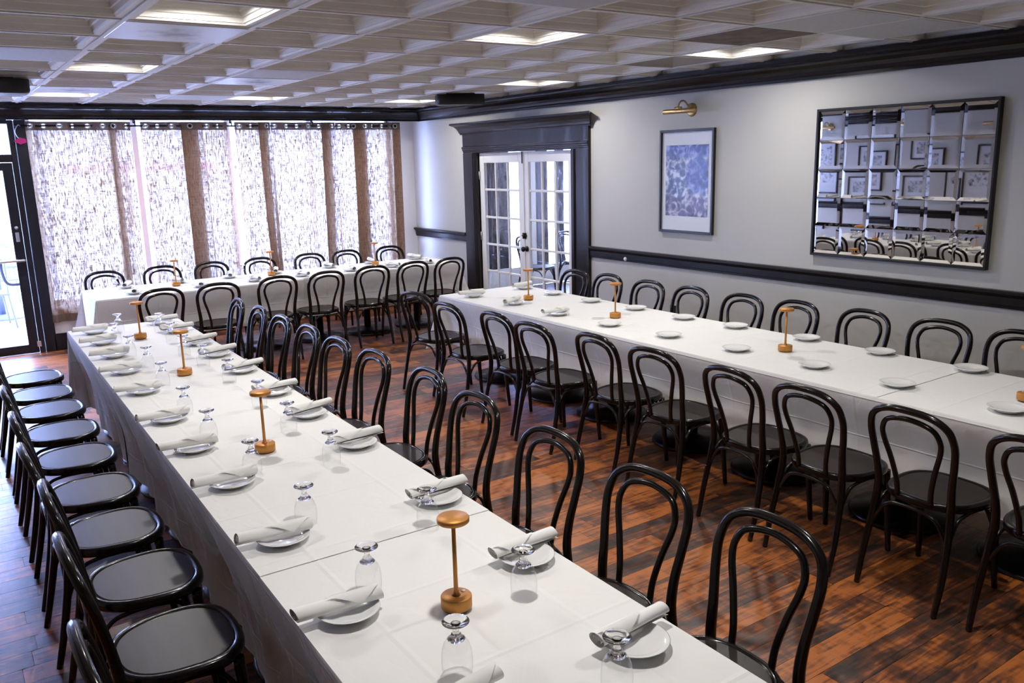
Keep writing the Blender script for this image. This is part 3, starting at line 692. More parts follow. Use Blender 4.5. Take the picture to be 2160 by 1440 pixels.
# ------------------------------------------------------------------ outside
pat = struct('patio_ground', G().box(-8, 14, YG+.1, 40, -.12, -.045).box(-8, .93, YF+.13, YG+.1, -.12, -.045), 'paver')
pv = G().bbox(-.148, .148, -.098, .098, -.02, .02, .004).mesh('paver')
for j in range(14):
    for i in range(9):
        link('paver', pv, 'paver', pat, (-1.55+i*.302+(.151 if j % 2 else 0), YF+.32+j*.202, -.03+random.uniform(-.002, .002)))
def bistro_set():
    t = thing('patio_table', 'metal patio table on a round pedestal outside the glass door', 'table', (.62, 13.35, -.01))
    obj('table_top', G().bbox(-.45, .45, -.38, .38, .70, .74, .006), 'outdoor_metal', t)
    obj('pedestal', G().tube([(0, 0, .02), (0, 0, .70)], .045, 12), 'outdoor_metal', t)
    obj('pedestal_base', G().lathe([(.34, 0), (.34, .02), (.30, .035), (.05, .05), (.0, .05)], 28), 'outdoor_metal', t)
    def chair(label, loc, rz):
        t = thing('patio_chair', label, 'chair', loc, rz, 'metal patio chairs')
        obj('seat', G().bbox(-.22, .22, -.22, .22, .42, .45, .006), 'outdoor_metal', t)
        for s in (-1, 1):
            obj('leg', G().tube([(s*.24, .22, 0), (s*.20, .19, .43)], .012, 6), 'outdoor_metal', t)
            obj('leg', G().tube([(s*.24, -.27, 0), (s*.20, -.20, .43), (s*.20, -.26, .70), (s*.19, -.30, .88)], .012, 6), 'outdoor_metal', t)
        obj('backrest', G().tube(smooth_path([(-.19, -.30, .86), (-.1, -.315, .93), (0, -.32, .95), (.1, -.315, .93), (.19, -.30, .86)], 4), .012, 6).tube([(-.2, -.265, .70), (.2, -.265, .70)], .010, 6), 'outdoor_metal', t)
        obj('scroll', G().tube(smooth_path([(-.15, -.28, .72), (-.08, -.29, .82), (0, -.29, .76), (.08, -.29, .82), (.15, -.28, .72)], 4), .007, 6), 'outdoor_metal', t)
    chair('metal patio chair in front of the outdoor table', (.45, 12.55, -.01), .1)
    chair('metal patio chair behind the outdoor table', (.75, 14.2, -.01), PI+.2)
bistro_set()
# umbrella beyond the curtains
t = thing('patio_umbrella', 'open patio umbrella with magenta edge seen faintly through the curtains', 'umbrella', (2.62, 13.0, -.01))
obj('pole', G().tube([(0, 0, 0), (0, 0, 2.42)], .022, 8), 'steel', t)
obj('canopy', G().lathe([(1.0, 1.98), (.88, 2.12), (.62, 2.28), (.3, 2.40), (.02, 2.44)], 8, smooth=False, capends=False), 'umbrella', t)
obj('edge_trim', G().lathe([(1.01, 1.92), (1.02, 1.98), (.985, 2.03)], 8, smooth=False, capends=False), 'umbrella_trim', t)
def hedge():
    rg = random.Random(5)
    for i in range(5):
        g = G(); cx = -3.5+i*2.3
        for q in range(260):
            a = rg.uniform(0, 2*PI); h = rg.uniform(.2, 1); r = .95*math.sqrt(rg.random())*(1.05-.35*h)
            x, y, z = cx+r*math.cos(a), 19+r*math.sin(a)*.7, 1.0+h*2.6
            s = rg.uniform(.10, .22); d = Vector((rg.gauss(0, 1), rg.gauss(0, 1), rg.gauss(0, 1))).normalized(); e = d.orthogonal().normalized()*s; f = d.cross(e).normalized()*s
            n = len(g.v)
            for (ka, kb) in ((1, 0), (0, .6), (-1, 0), (0, -.6)): g.v.append((x+e.x*ka+f.x*kb, y+e.y*ka+f.y*kb, z+e.z*ka+f.z*kb))
            g.quadface([n, n+1, n+2, n+3])
        t = thing('street_tree', 'pale leafy tree beyond the patio, %s from the left' % ORD[i], 'tree', (0, 0, 0), 0, 'trees beyond the patio')
        o = obj('foliage', g, 'foliage', t); o['kind'] = 'stuff'
        obj('trunk', G().tube([(cx, 19, -.05), (cx+.05, 19, 1.2), (cx, 19, 2.4)], [.09, .07, .04], 8), 'laminate', t)
hedge()
t = thing('patio_fence', 'low white rail fence at the edge of the patio', 'fence', (0, 16.5, -.05))
for i in range(22): obj('picket', G().bbox(-3.6+i*.4, -3.32+i*.4, -.02, .02, .05, .95, .005), 'outdoor_wall', t)
obj('rail', G().bbox(-3.8, 5.6, .02, .06, .8, .88, .005), 'outdoor_wall', t)
t = thing('street_building', 'pale building with grey blue upper storey across the street', 'building', (0, 27, -.05))
obj('ground_storey', G().box(-14, 22, 0, 3, 0, 3.0), 'outdoor_wall', t); obj('upper_storey', G().box(-14, 22, -.3, 3, 3.0, 7.5), 'outdoor_blue', t)

# ------------------------------------------------------------------ curtains on their rod
YC, ZR = 10.30, 2.418
rod = thing('curtain_rod', 'thin black curtain rod under the crown moulding', 'curtain rod', (0, YC, ZR))
obj('pole', G().tube([(.86, 0, 0), (5.26, 0, 0)], .009, 10), 'rod', rod)
for x in (.865, 5.255): obj('finial', G().lathe([(.0, -.022), (.014, -.014), (.018, 0), (.014, .014), (.0, .022)], 14, (x, 0, 0), axis='x'), 'rod', rod)
for x in (2.015, 3.085, 4.10, 5.14): obj('bracket', G().tube([(x, 0, -.002), (x, .004, .05), (x, .06, .062)], .007, 8).bbox(x-.014, x+.014, .045, .055, .03, .075, .002), 'rod', rod)
tg = thing('reflection_tag', 'magenta tag standing in for a pink reflection, on a bent wire at the rod end', 'tag', (.875, YC-.03, ZR-.005))  # magenta plate stands in for a pink reflection beside the rod
obj('wire', G().tube(smooth_path([(.02, .028, .0), (0, .0, .012), (-.03, 0, -.03), (-.035, 0, -.07), (-.02, 0, -.11), (.0, 0, -.13)], 4), .004, 6), 'steel', tg)
g = G(); 
for s in (-.004, .004): g.v += [(-.06, s, -.15), (.0, s, -.115), (.05, s, -.13), (.055, s, -.165), (.0, s, -.185)]
g.quadface([0, 1, 2, 3, 4]); g.quadface([9, 8, 7, 6, 5])
for k in range(5): g.quadface([k, 5+k, 5+(k+1) % 5, (k+1) % 5])
obj('reflection_plate', g, 'magenta', tg)

grom_me = G().lathe([(.019, -.003), (.019, .003), (.026, .005), (.033, .003), (.033, -.003), (.026, -.005), (.019, -.003)], 18, axis='y', capends=False).mesh('grommet')
def curtain(label, ctrl, seed, zb=.32):
    """ctrl: (x, y offset) fold path as seen from above"""
    rg = random.Random(seed)
    t = thing('curtain', label, 'curtain', (0, YC, 0), 0, 'linen curtains across the storefront window')
    path = smooth_path([(x, y, 0) for x, y in ctrl], 7)
    ph = [rg.uniform(0, 6.3) for _ in range(4)]
    def pt(p, z, k):
        tt = (ZR-z)/(ZR-zb)
        return (p.x+.018*tt*math.sin(ph[0]+k*.11+1.4*tt)+.03*tt*math.sin(ph[1])*tt, p.y*(.75+.45*tt)+.012*math.sin(ph[2]+k*.17+3*tt)*tt, z)
    zs = [ZR-.045]+[ZR-.045-(ZR-.045-zb-.085)*j/14 for j in range(1, 15)]
    obj('panel', G().grid([[pt(p, z, k) for k, p in enumerate(path)] for z in zs]), 'curtain', t)
    hm = obj('hem', G().grid([[pt(p, z, k) for k, p in enumerate(path)] for z in (zb+.086, zb+.04, zb)]), 'curtain_heading', t)  # darker linen puts the missing backlight below the sill into the colour
    hm['label'] = 'doubled hem, coloured brown for the missing backlight'
    # heading with real holes for the grommets
    zt, zl = ZR+.045, ZR-.046
    L = 0; marks = []; nxt = .06
    for k in range(1, len(path)):
        L += (path[k]-path[k-1]).length
        if L >= nxt and k < len(path)-2: marks.append(k); nxt = L+.145
    hz = [zt, ZR+.019, ZR-.019, zl]
    pts = [[pt(p, z, k) for k, p in enumerate(path)] for z in hz]
    g = G(); w = len(path)
    for r in pts: g.v += r
    for i in range(3):
        for j in range(w-1):
            if i == 1 and any(m-1 <= j <= m for m in marks): 
                a = Vector(g.v[w+j]); b = Vector(g.v[w+j+1])
                if True: continue
            g.quadface([i*w+j, i*w+j+1, (i+1)*w+j+1, (i+1)*w+j], True)
    hd = obj('heading', g, 'curtain_heading', t); hd['label'] = 'doubled dark heading with grommets'
    for m in marks:
        p = path[m]; d = path[min(m+1, w-1)]-path[m-1]
        q = pt(p, ZR, m)
        link('grommet', grom_me, 'steel', t, q, math.atan2(d.y, d.x))
    return t
curtain('wide linen curtain panel at the left end beside the glass door',
        [(.94, .03), (1.0, -.035), (1.08, .03), (1.20, .0), (1.33, -.03), (1.40, .035), (1.55, .0), (1.66, -.035), (1.80, .02), (1.77, .045), (1.73, .01), (1.84, -.04), (1.90, .0), (1.97, .04)], 1)
curtain('second linen curtain from the glass door, with a brown fold on its right',
        [(2.07, .02), (2.14, -.03), (2.22, .03), (2.34, -.005), (2.42, -.03), (2.52, .03), (2.70, .04), (2.60, .01), (2.50, -.005), (2.60, -.03), (2.735, -.035)], 2)
curtain('narrow linen curtain third from the glass door, left of a bright gap',
        [(2.74, .03), (2.80, -.02), (2.88, .0), (2.94, .03), (3.0, -.03), (3.03, .0)], 3)
curtain('linen curtain in the middle, right of a bright gap',
        [(3.12, .02), (3.18, -.03), (3.28, .0), (3.36, .03), (3.52, .035), (3.46, .01), (3.40, -.01), (3.48, -.035), (3.545, -.02)], 4)
curtain('wide linen curtain second from the right end',
        [(3.56, .03), (3.62, -.03), (3.75, .0), (3.86, .035), (3.96, -.02), (4.08, .0), (4.18, .035), (4.34, .04), (4.28, .01), (4.20, -.01), (4.28, -.035), (4.38, -.03)], 5)
curtain('linen curtain at the right end beside the grey wall',
        [(4.40, .03), (4.48, -.03), (4.60, .02), (4.82, .045), (4.74, .02), (4.63, .0), (4.70, -.02), (4.86, -.045), (4.92, .03), (5.0, -.01), (5.10, .02), (5.15, -.035), (5.20, .03), (5.28, .03), (5.22, .0), (5.19, -.03), (5.30, -.03)], 6)

# ------------------------------------------------------------------ tables and tablecloths
ZT = .76
def table(label, cx, cy, lx, ly, ped):
    t = thing('pedestal_table', label, 'table', (cx, cy, 0), 0, 'tables hidden under the white cloths')
    obj('table_top', G().bbox(-lx/2, lx/2, -ly/2, ly/2, ZT-.035, ZT-.004, .004), 'laminate', t)
    for (px, py) in ped:
        obj('column', G().lathe([(.038, .05), (.038, ZT-.05), (.12, ZT-.04), (.12, ZT-.035)], 16, (px, py, 0)), 'dark_under', t)
        obj('round_base', G().lathe([(.27, .0), (.275, .012), (.262, .024), (.14, .038), (.05, .052), (.038, .06)], 32, (px, py, 0)), 'dark_under', t)
def cloth(name_label, x0, x1, y0, y1, drop, ends, group, lift=0.0, seed=0, amp=.010, rot=0.0, along='y', cone=.135):
    """ends: (low end hangs, high end hangs) along the long axis"""
    rg = random.Random(seed); ph = [rg.uniform(0, 6.3) for _ in range(6)]
    cx, cy = (x0+x1)/2, (y0+y1)/2
    if along == 'x':   # work with long axis on local y
        hx, hy = (y1-y0)/2, (x1-x0)/2
    else: hx, hy = (x1-x0)/2, (y1-y0)/2
    zt = ZT+lift
    # perimeter: list of (x, y, nx, ny, corner weight)
    def side(xs, ya, yb, n): return [(xs, ya+(yb-ya)*i/n, math.copysign(1, xs), 0, 0) for i in range(n+1)]
    def end(ys, xa, xb, n): return [(xa+(xb-xa)*i/n, ys, 0, math.copysign(1, ys), 0) for i in range(n+1)]
    def corner(sx, sy, a0, a1, n=10):
        out = []
        for i in range(1, n):
            a = a0+(a1-a0)*i/n
            out.append((sx*hx, sy*hy, math.cos(a), math.sin(a), math.sin(PI*i/n)))
        return out
    nl = max(8, int(2*hy/.035)); ne = max(8, int(2*hx/.04))
    paths = []
    lo, hi = ends
    R_ = side(hx, -hy, hy, nl); L_ = side(-hx, hy, -hy, nl)
    if lo and hi: paths = [('c', R_+corner(1, 1, 0, PI/2)+end(hy, hx, -hx, ne)+corner(-1, 1, PI/2, PI)+L_+corner(-1, -1, PI, 1.5*PI)+end(-hy, -hx, hx, ne)+corner(1, -1, 1.5*PI, 2*PI))]
    elif hi: paths = [('o', R_+corner(1, 1, 0, PI/2)+end(hy, hx, -hx, ne)+corner(-1, 1, PI/2, PI)+L_)]
    elif lo: paths = [('o', L_+corner(-1, -1, PI, 1.5*PI)+end(-hy, -hx, hx, ne)+corner(1, -1, 1.5*PI, 2*PI)+R_)]
    else: paths = [('o', R_), ('o', L_)]
    g = G()
    # top
    nx_, ny_ = 10, max(6, int(2*hy/.12))
    g.grid([[(-hx+2*hx*i/nx_, -hy+2*hy*j/ny_, zt) for i in range(nx_+1)] for j in range(ny_+1)])
    ts = [0, .008, .02, .04, .09, .18, .3, .45, .6, .75, .9, 1.0]
    for kind, pth in paths:
        s = 0; arcs = [0]
        for i in range(1, len(pth)):
            s += math.hypot(pth[i][0]-pth[i-1][0], pth[i][1]-pth[i-1][1])+(.045 if pth[i][4] > 0 else 0); arcs.append(s)
        rows = []
        for tt in ts:
            row = []
            for k, (px, py, nx, ny, cw) in enumerate(pth):
                a = arcs[k]
                wav = amp*(tt**.8)*(math.sin(a*7.3+ph[0])+.6*math.sin(a*17+ph[1]+2*tt)+.35*math.sin(a*31+ph[2])-1.75)
                r = .007*math.sin(min(1, tt/.03)*PI/2)+.002*tt+wav*(1-cw)+cw*(cone*tt**1.1*(1+.35*math.sin(a*55+ph[3])))
                q_ = min(1, tt*1.45); r -= .072*q_*q_*(3-2*q_)*abs(nx)*(1-cw)   # chairs tucked in press the long sides inwards
                d = drop*(1+.10*cw)
                row.append((px+nx*r, py+ny*r, zt-.006*(1-math.cos(min(1, tt/.03)*PI/2))-d*tt))
            rows.append(row)
        if kind == 'c':
            for r in rows: r.append(r[0])
        g.grid(rows[::-1])
    o = obj('tablecloth', g, 'cloth'); o.location = (cx, cy, 0); o.rotation_euler = (0, 0, rot+(-PI/2 if along == 'x' else 0))
    return tag(o, name_label, 'tablecloth', group)
# left table: slightly turned; right edge 1.42 -> 1.52, left edge .64 -> .72 between y=1.1 and 7.0
LT_ROT = -math.atan2(.09, 5.5)
def lt(u, y):            # u: across from the centre line
    cxx = 1.03+.0164*(y-1.1); return cxx+u
HW = .40
for nm, ya, yb, e, lift in (('near', 1.06, 2.42, (1, 0), 0), ('middle', 2.30, 5.46, (0, 0), .0022), ('far', 5.38, 7.03, (0, 1), 0)):
    yc = (ya+yb)/2
    cloth('white cloth over the %s part of the left table' % {'near': 'near', 'middle': 'long middle', 'far': 'far'}[nm], lt(-HW, yc), lt(HW, yc), ya, yb, .60, e, 'white cloths of the left table', lift, 11+int(yc*3), .019, LT_ROT, 'y', .055)
for nm, yc, ll in (('near', 1.83, 1.5), ('second', 3.37, 1.5), ('third', 4.9, 1.5), ('far', 6.34, 1.35)):
    table('pedestal table under the left row of cloths, %s one' % nm, lt(0, yc), yc, .74, ll, [(0, -.38), (0, .38)])
# right table
for nm, ya, yb, e, lift in (('near', .30, 2.36, (1, 0), 0), ('long middle', 2.25, 5.36, (0, 0), .0022), ('far', 5.28, 6.56, (0, 1), 0)):
    cloth('white cloth over the %s part of the right table' % nm, 3.70, 4.60, ya, yb, .45, e, 'white cloths of the right table', lift, 31+int(ya*3), .008)
for nm, yc, ll in (('near', 1.2, 1.5), ('second', 2.75, 1.5), ('third', 4.3, 1.5), ('far', 5.8, 1.4)):
    table('pedestal table under the right row of cloths, %s one' % nm, 4.15, yc, .84, ll, [(0, -.42), (0, .42)])
# far table along the window
FR = math.atan2(.06, 3.8)
cloth('white cloth over the left half of the far table by the curtains', 1.15, 3.17, 8.54, 9.38, .43, (1, 0), 'white cloths of the far table', 0, 51, .006, 0, 'x')
cloth('white cloth over the right half of the far table by the curtains', 3.10, 5.12, 8.60, 9.38, .43, (0, 1), 'white cloths of the far table', .0022, 52, .006, 0, 'x')
for nm, xc in (('left', 1.85), ('middle', 3.15), ('right', 4.4)):
    table('pedestal table under the far cloths, %s one' % nm, xc, 8.98, 1.25, .68, [(-.33, 0), (.33, 0)])

# ------------------------------------------------------------------ bentwood chair
def build_chair(label, loc, rz, group):
    t = thing('bentwood_chair', label, 'chair', loc, rz, group)
    half = [(-.188, -.268, 0.004), (-.190, -.232, .16), (-.180, -.196, .34), (-.172, -.182, .46), (-.174, -.192, .56), (-.188, -.212, .67), (-.193, -.232, .755), (-.172, -.252, .822), (-.105, -.266, .862), (0, -.270, .872)]
    full = half+[(-x, y, z) for x, y, z in half[:-1][::-1]]
    p = smooth_path(full, 5)
    rad = [.0155+.0025*math.exp(-((q.z-.45)/.12)**2)-.003*max(0, 1-q.z/.2) for q in p]
    obj('back_hoop', G().tube(p, rad, 10), 'lacquer', t)
    half = [(-.078, -.176, .445), (-.082, -.186, .52), (-.104, -.204, .62), (-.131, -.224, .71), (-.132, -.238, .765), (-.098, -.252, .812), (0, -.260, .832)]
    full = half+[(-x, y, z) for x, y, z in half[:-1][::-1]]
    obj('inner_hoop', G().tube(smooth_path(full, 5), .0118, 9), 'lacquer', t)
    # seat outline: rounded, wider at the front
    def outline(k, n=40):
        out = []
        for i in range(n):
            a = 2*PI*i/n; c, s = math.cos(a), math.sin(a); e = .74
            x = math.copysign(abs(c)**e, c)*.208; yy = math.copysign(abs(s)**e, s)*.212
            x *= 1+.10*yy/.212
            if yy < 0: yy *= .88
            out.append((x*k, yy*k))
        return out
    g = G(); n = 40
    prof = [(.90, .425), (.985, .428), (1, .436), (1, .450), (.985, .459), (.955, .463), (.885, .463), (.870, .4585), (.862, .4575)]
    for k, z in prof: g.v += [(x, y_, z) for x, y_ in outline(k)]
    for i in range(len(prof)-1):
        for k in range(n):
            l = (k+1) % n; g.quadface([i*n+k, i*n+l, (i+1)*n+l, (i+1)*n+k], True)
    g.quadface([k for k in range(n)][::-1])
    st = obj('seat', g, 'lacquer', t)
    g = G(); g.v = [(x, y_, .4575) for x, y_ in outline(.863)]+[(x, y_, .4605) for x, y_ in outline(.845)]
    for k in range(n):
        l = (k+1) % n; g.quadface([k, l, n+l, n+k], True)
    g.quadface([n+k for k in range(n)])
    pn = obj('seat_panel', g, 'veneer', st); pn['label'] = 'dark veneer seat panel inside the rim'
    for s in (-1, 1):
        obj('front_leg', G().tube([(s*.186, .196, 0.002), (s*.184, .190, .06), (s*.176, .168, .30), (s*.172, .160, .40), (s*.171, .158, .43)], [.0125, .0135, .0175, .019, .019], 10), 'lacquer', t)
    def brace(a, b, za, lift):
        a = Vector(a); b = Vector(b); mid = (a+b)/2
        pts = [Vector((a.x, a.y, za)), a.lerp(b, .05)+Vector((0, 0, za+.045-a.z)), a.lerp(b, .18)+Vector((0, 0, lift-.018-a.z)), a.lerp(b, .36)+Vector((0, 0, lift-a.z)), mid+Vector((0, 0, lift+.002-mid.z)),
               a.lerp(b, .64)+Vector((0, 0, lift-a.z)), a.lerp(b, .82)+Vector((0, 0, lift-.018-a.z)), a.lerp(b, .95)+Vector((0, 0, za+.045-a.z)), Vector((b.x, b.y, za))]
        obj('arched_brace', G().tube(smooth_path(pts, 4), .0085, 8), 'lacquer', t)
    za = .285
    fl, fr, bl_, br_ = (-.172, .163, 0), (.172, .163, 0), (-.180, -.198, 0), (.180, -.198, 0)
    brace(fl, fr, za, .417); brace(bl_, br_, za, .417); brace(fl, bl_, za, .417); brace(fr, br_, za, .417)
    return t
chairs = []
proto = [None]
crng = random.Random(21)
AP = .270
def chair_at(ax, ay, face, label, group, jit=3.0):
    """ax, ay: ground position below the top of the back; face: direction the sitter looks (degrees, 0 = +X)"""
    a = math.radians(face+crng.uniform(-jit, jit)); rz = a-PI/2
    front = AP+.216-.068
    if group.endswith('aisle side of the left table'): ax = max(ax, lt(HW, ay)+.012+front)
    elif group.endswith('outer side of the left table'): ax = min(ax, lt(-HW, ay)-.012-front)
    elif group.endswith('aisle side of the right table'): ax = min(ax, 3.70-.012-front)
    elif group == 'chairs along the right wall': ax = max(ax, 4.60+.012+front)
    elif group.startswith('chairs on the near side'): ay = min(ay, (8.54 if ax < 3 else 8.60)-.012-front)
    elif group == 'chairs in front of the curtains': ay = max(ay, 9.38+.012+front)
    loc = (ax+AP*math.cos(a), ay+AP*math.sin(a), 0)
    if proto[0] is None: proto[0] = build_chair(label, loc, rz, group); return proto[0]
    return dup(proto[0], loc, rz, label, group)
row = [(1.992, 6.885), (2.006, 6.386), (2.003, 5.879), (2.015, 5.374), (2.003, 4.857), (2.026, 4.367), (2.055, 3.769), (1.995, 3.203), (1.945, 2.552), (1.944, 1.99), (1.96, 1.482)]
for i, (x, y_) in enumerate(row[::-1]):
    chair_at(x, y_, 180, 'black bentwood chair on the aisle side of the left table, %s from the camera' % ORD[i], 'chairs on the aisle side of the left table')
row = [(.172, 6.98), (.172, 6.42), (.172, 5.93), (.17, 5.39), (.172, 4.834), (.17, 4.25), (.163, 3.705), (.185, 3.18), (.175, 2.64), (.140, 2.04)]
for i, (x, y_) in enumerate(row[::-1]):
    chair_at(x, y_, 0, 'black bentwood chair left of the left table, %s from the camera' % ORD[i], 'chairs on the outer side of the left table', 1.5)
row = [(3.244, 6.202), (3.165, 5.542), (3.219, 4.946), (3.19, 4.453), (3.266, 3.896), (3.252, 3.37), (3.239, 2.794), (3.23, 2.332), (3.27, 1.844), (3.27, 1.33)]
rots = [14, 5, 2, 4, 0, 2, -3, -2, -4, -2]
for i, ((x, y_), r) in enumerate(zip(row, rots)):
    chair_at(x, y_, r, 'black bentwood chair, aisle side of the right table, %s from far end' % ORD[i], 'chairs on the aisle side of the right table', 1)
row = [(5.108, 6.324), (5.135, 5.867), (5.104, 5.299), (5.111, 4.798), (5.112, 4.258), (5.157, 3.797), (5.188, 3.266), (5.219, 2.756), (5.23, 2.27)]
for i, (x, y_) in enumerate(row):
    chair_at(x, y_, 180, 'black bentwood chair between right table and grey wall, %s from the french doors' % ORD[i], 'chairs along the right wall', 4)
row = [(1.438, 9.894), (2.04, 9.93), (2.573, 9.907), (3.139, 9.912), (3.756, 9.904), (4.249, 9.915), (4.87, 9.95)]
for i, (x, y_) in enumerate(row):
    chair_at(x, y_, -90, 'black bentwood chair behind the far table against the curtains, %s from the left' % ORD[i], 'chairs in front of the curtains', 4)
row = [(1.626, 8.011), (2.133, 8.005), (2.732, 8.066), (3.244, 8.065), (3.79, 8.135), (4.291, 8.15), (4.772, 8.19)]
for i, (x, y_) in enumerate(row):
    chair_at(x, y_, 90, 'black bentwood chair in front of the far table, %s from the left' % ORD[i], 'chairs on the near side of the far table', 4)
chair_at(7.75, 9.9, -80, 'black bentwood chair in the room behind the right french door leaf', 'chairs in the back room')
chair_at(6.85, 9.75, -60, 'black bentwood chair in the room behind the left french door leaf', 'chairs in the back room')
t = thing('side_table', 'round white topped table in the room behind the french doors', 'table', (8.45, 9.0, 0))
obj('table_top', G().lathe([(.0, .72), (.36, .72), (.37, .735), (.36, .75), (.0, .75)], 28), 'porcelain', t); obj('column', G().tube([(0, 0, .03), (0, 0, .72)], .04, 12), 'dark_under', t); obj('round_base', G().lathe([(.27, 0), (.27, .02), (.05, .045), (.0, .05)], 28), 'dark_under', t)

# ------------------------------------------------------------------ table settings
plate_me = G().lathe([(.0, .006), (.040, .006), (.043, .0), (.047, .0), (.050, .006), (.066, .012), (.084, .0205), (.0865, .0225), (.084, .0235), (.067, .0165), (.056, .0125), (.0, .0115)], 36).mesh('plate')
def plate(x, y_, z, label, group):
    o = link('plate', plate_me, 'porcelain', None, (x, y_, z)); return tag(o, label, 'plate', group)
def napkin_mesh(seed):
    rg = random.Random(seed); rows = []; n = 66; m = 12; Ln = .235
    k1, k2 = rg.uniform(0, 6), rg.uniform(0, 6)
    for j in range(m+1):
        u = j/m; row = []
        for i in range(n+1):
            v = i/n; a = v*2*PI*2.80+.2*math.sin(3*u+k1)
            r = .0045+.0190*v+.0012*math.sin(5*u+k2+2*a)+.002*(u-.5)*(1 if v > .6 else 0)
            dx = .007*math.sin(a*.9+k1)*(1 if j in (0, m) else 0)*v
            sq = .86
            row.append((-Ln/2+Ln*u+dx, r*math.cos(a)*1.12, r*math.sin(a)*sq+.0225))
        rows.append(row)
    g = G().grid(rows); roll = g.mesh('roll')
    # loose triangular corner lying over the roll
    R = .0262; rows = []
    for j in range(9):
        u = j/8; row = []; half = (1-u)*.075
        for i in range(9):
            w = (i/8-.5)*2*half
            a = PI*.50-1.75*u
            row.append((.045+w+.012*u, (R+.0012+.010*max(0, u-.7))*math.cos(a)*1.12, (R+.0014)*math.sin(a)*.88+.0225))
        rows.append(row)
    return roll, G().grid(rows).mesh('loose_corner')
nap_me = [napkin_mesh(s) for s in (1, 2, 3)]
nrng = random.Random(9)
def napkin(x, y_, z, rz, label, group, flip=False, tilt=0.0):
    t = thing('rolled_napkin', label, 'napkin', (x, y_, z), rz, group)
    t.rotation_euler = (0, tilt, rz)
    a, b = nrng.choice(nap_me)
    link('roll', a, 'napkin', t); c = link('loose_corner', b, 'napkin', t)
    if flip: c.scale = (1, -1, 1)
    return t
# stemmed goblet standing upside down on its rim
gb = [(.0345, .0), (.0350, .004), (.0365, .018), (.0372, .034), (.0366, .050), (.0345, .066), (.0300, .080), (.0225, .091), (.0150, .096), (.0, .0965)]
bowl_me = G().lathe(gb, 28, capends=False).mesh('bowl')
stem_me = G().lathe([(.0, .0925), (.012, .0925), (.0205, .0900), (.0220, .0935), (.0165, .0990), (.0120, .1030), (.0125, .1055), (.0095, .1085), (.0075, .1140), (.0080, .1200), (.0120, .1250), (.0, .1250)], 16).mesh('stem')
foot_me = G().lathe([(.0, .1235), (.0110, .1240), (.0180, .1275), (.0290, .1330), (.0325, .1355), (.0330, .1375), (.0315, .1390), (.0150, .1385), (.0, .1375)], 28).mesh('foot')
def goblet(x, y_, z, label, group):
    t = thing('stemmed_goblet', label, 'glass', (x, y_, z), 0, group)
    link('bowl', bowl_me, 'goblet', t); link('stem', stem_me, 'goblet_solid', t); link('foot', foot_me, 'goblet_solid', t)
    return t
ZP = ZT+.0035
# left table
LPY = [6.789, 6.321, 5.812, 5.292, 4.738, 4.108, 3.588, 3.082, 2.492, 1.945]
LPX = [.879, .862, .85, .826, .813, .803, .79, .80, .788, .773]
gn = 'place settings on the outer side of the left table'
for i, (x, y_) in enumerate(list(zip(LPX, LPY))[::-1]):
    plate(x, y_, ZP, 'white plate, left edge of the left table, %s from the camera' % ORD[i], 'plates on the left edge of the left table')
    napkin(x-.028, y_+.004, ZP+.0205, nrng.uniform(-.16, .02), 'rolled white napkin, left edge of the left table, %s from the camera' % ORD[i], 'napkins on the left edge of the left table', True)
RP = [(1.36, 6.846), (1.369, 6.40), (1.385, 5.843), (1.382, 5.384), (1.382, 4.853), (1.368, 4.247), (1.362, 3.747), (1.365, 3.196), (1.349, 2.467), (1.335, 1.908), (1.285, 1.375)]
for i, (x, y_) in enumerate(RP[::-1]):
    plate(x, y_, ZP, 'white plate, aisle edge of the left table, %s from the camera' % ORD[i], 'plates on the aisle edge of the left table')
    napkin(x+.016, y_+.03, ZP+.0205, nrng.uniform(.0, .22)+PI, 'rolled white napkin, aisle edge of the left table, %s from the camera' % ORD[i], 'napkins on the aisle edge of the left table')
LG = [(1.033, 6.70), (.941, 6.292), (.934, 5.747), (.952, 5.309), (.929, 4.807), (.893, 4.173), (.879, 3.695), (.901, 3.154), (.898, 2.575), (.872, 2.027), (.873, 1.542)]
for i, (x, y_) in enumerate(LG[::-1]):
    goblet(x, y_, ZP, 'upturned goblet left of lamps on the left table, %s from the camera' % ORD[i], 'goblets on the left half of the left table')
RG = [(1.277, 6.502), (1.255, 6.033), (1.216, 5.517), (1.234, 5.132), (1.246, 4.639), (1.225, 4.058), (1.204, 3.58), (1.193, 3.061), (1.211, 2.292), (1.209, 1.743), (1.13, 1.268)]
for i, (x, y_) in enumerate(RG[::-1]):
    goblet(x, y_, ZP, 'upturned goblet right of lamps on the left table, %s from the camera' % ORD[i], 'goblets on the right half of the left table')
plate(.772, 1.41, ZP, 'white plate at the very bottom edge, nearest the camera', 'plates on the left edge of the left table')
napkin(.80, 1.43, ZP+.0205, .12, 'rolled white napkin at the very bottom edge, nearest the camera', 'napkins on the left edge of the left table', True)
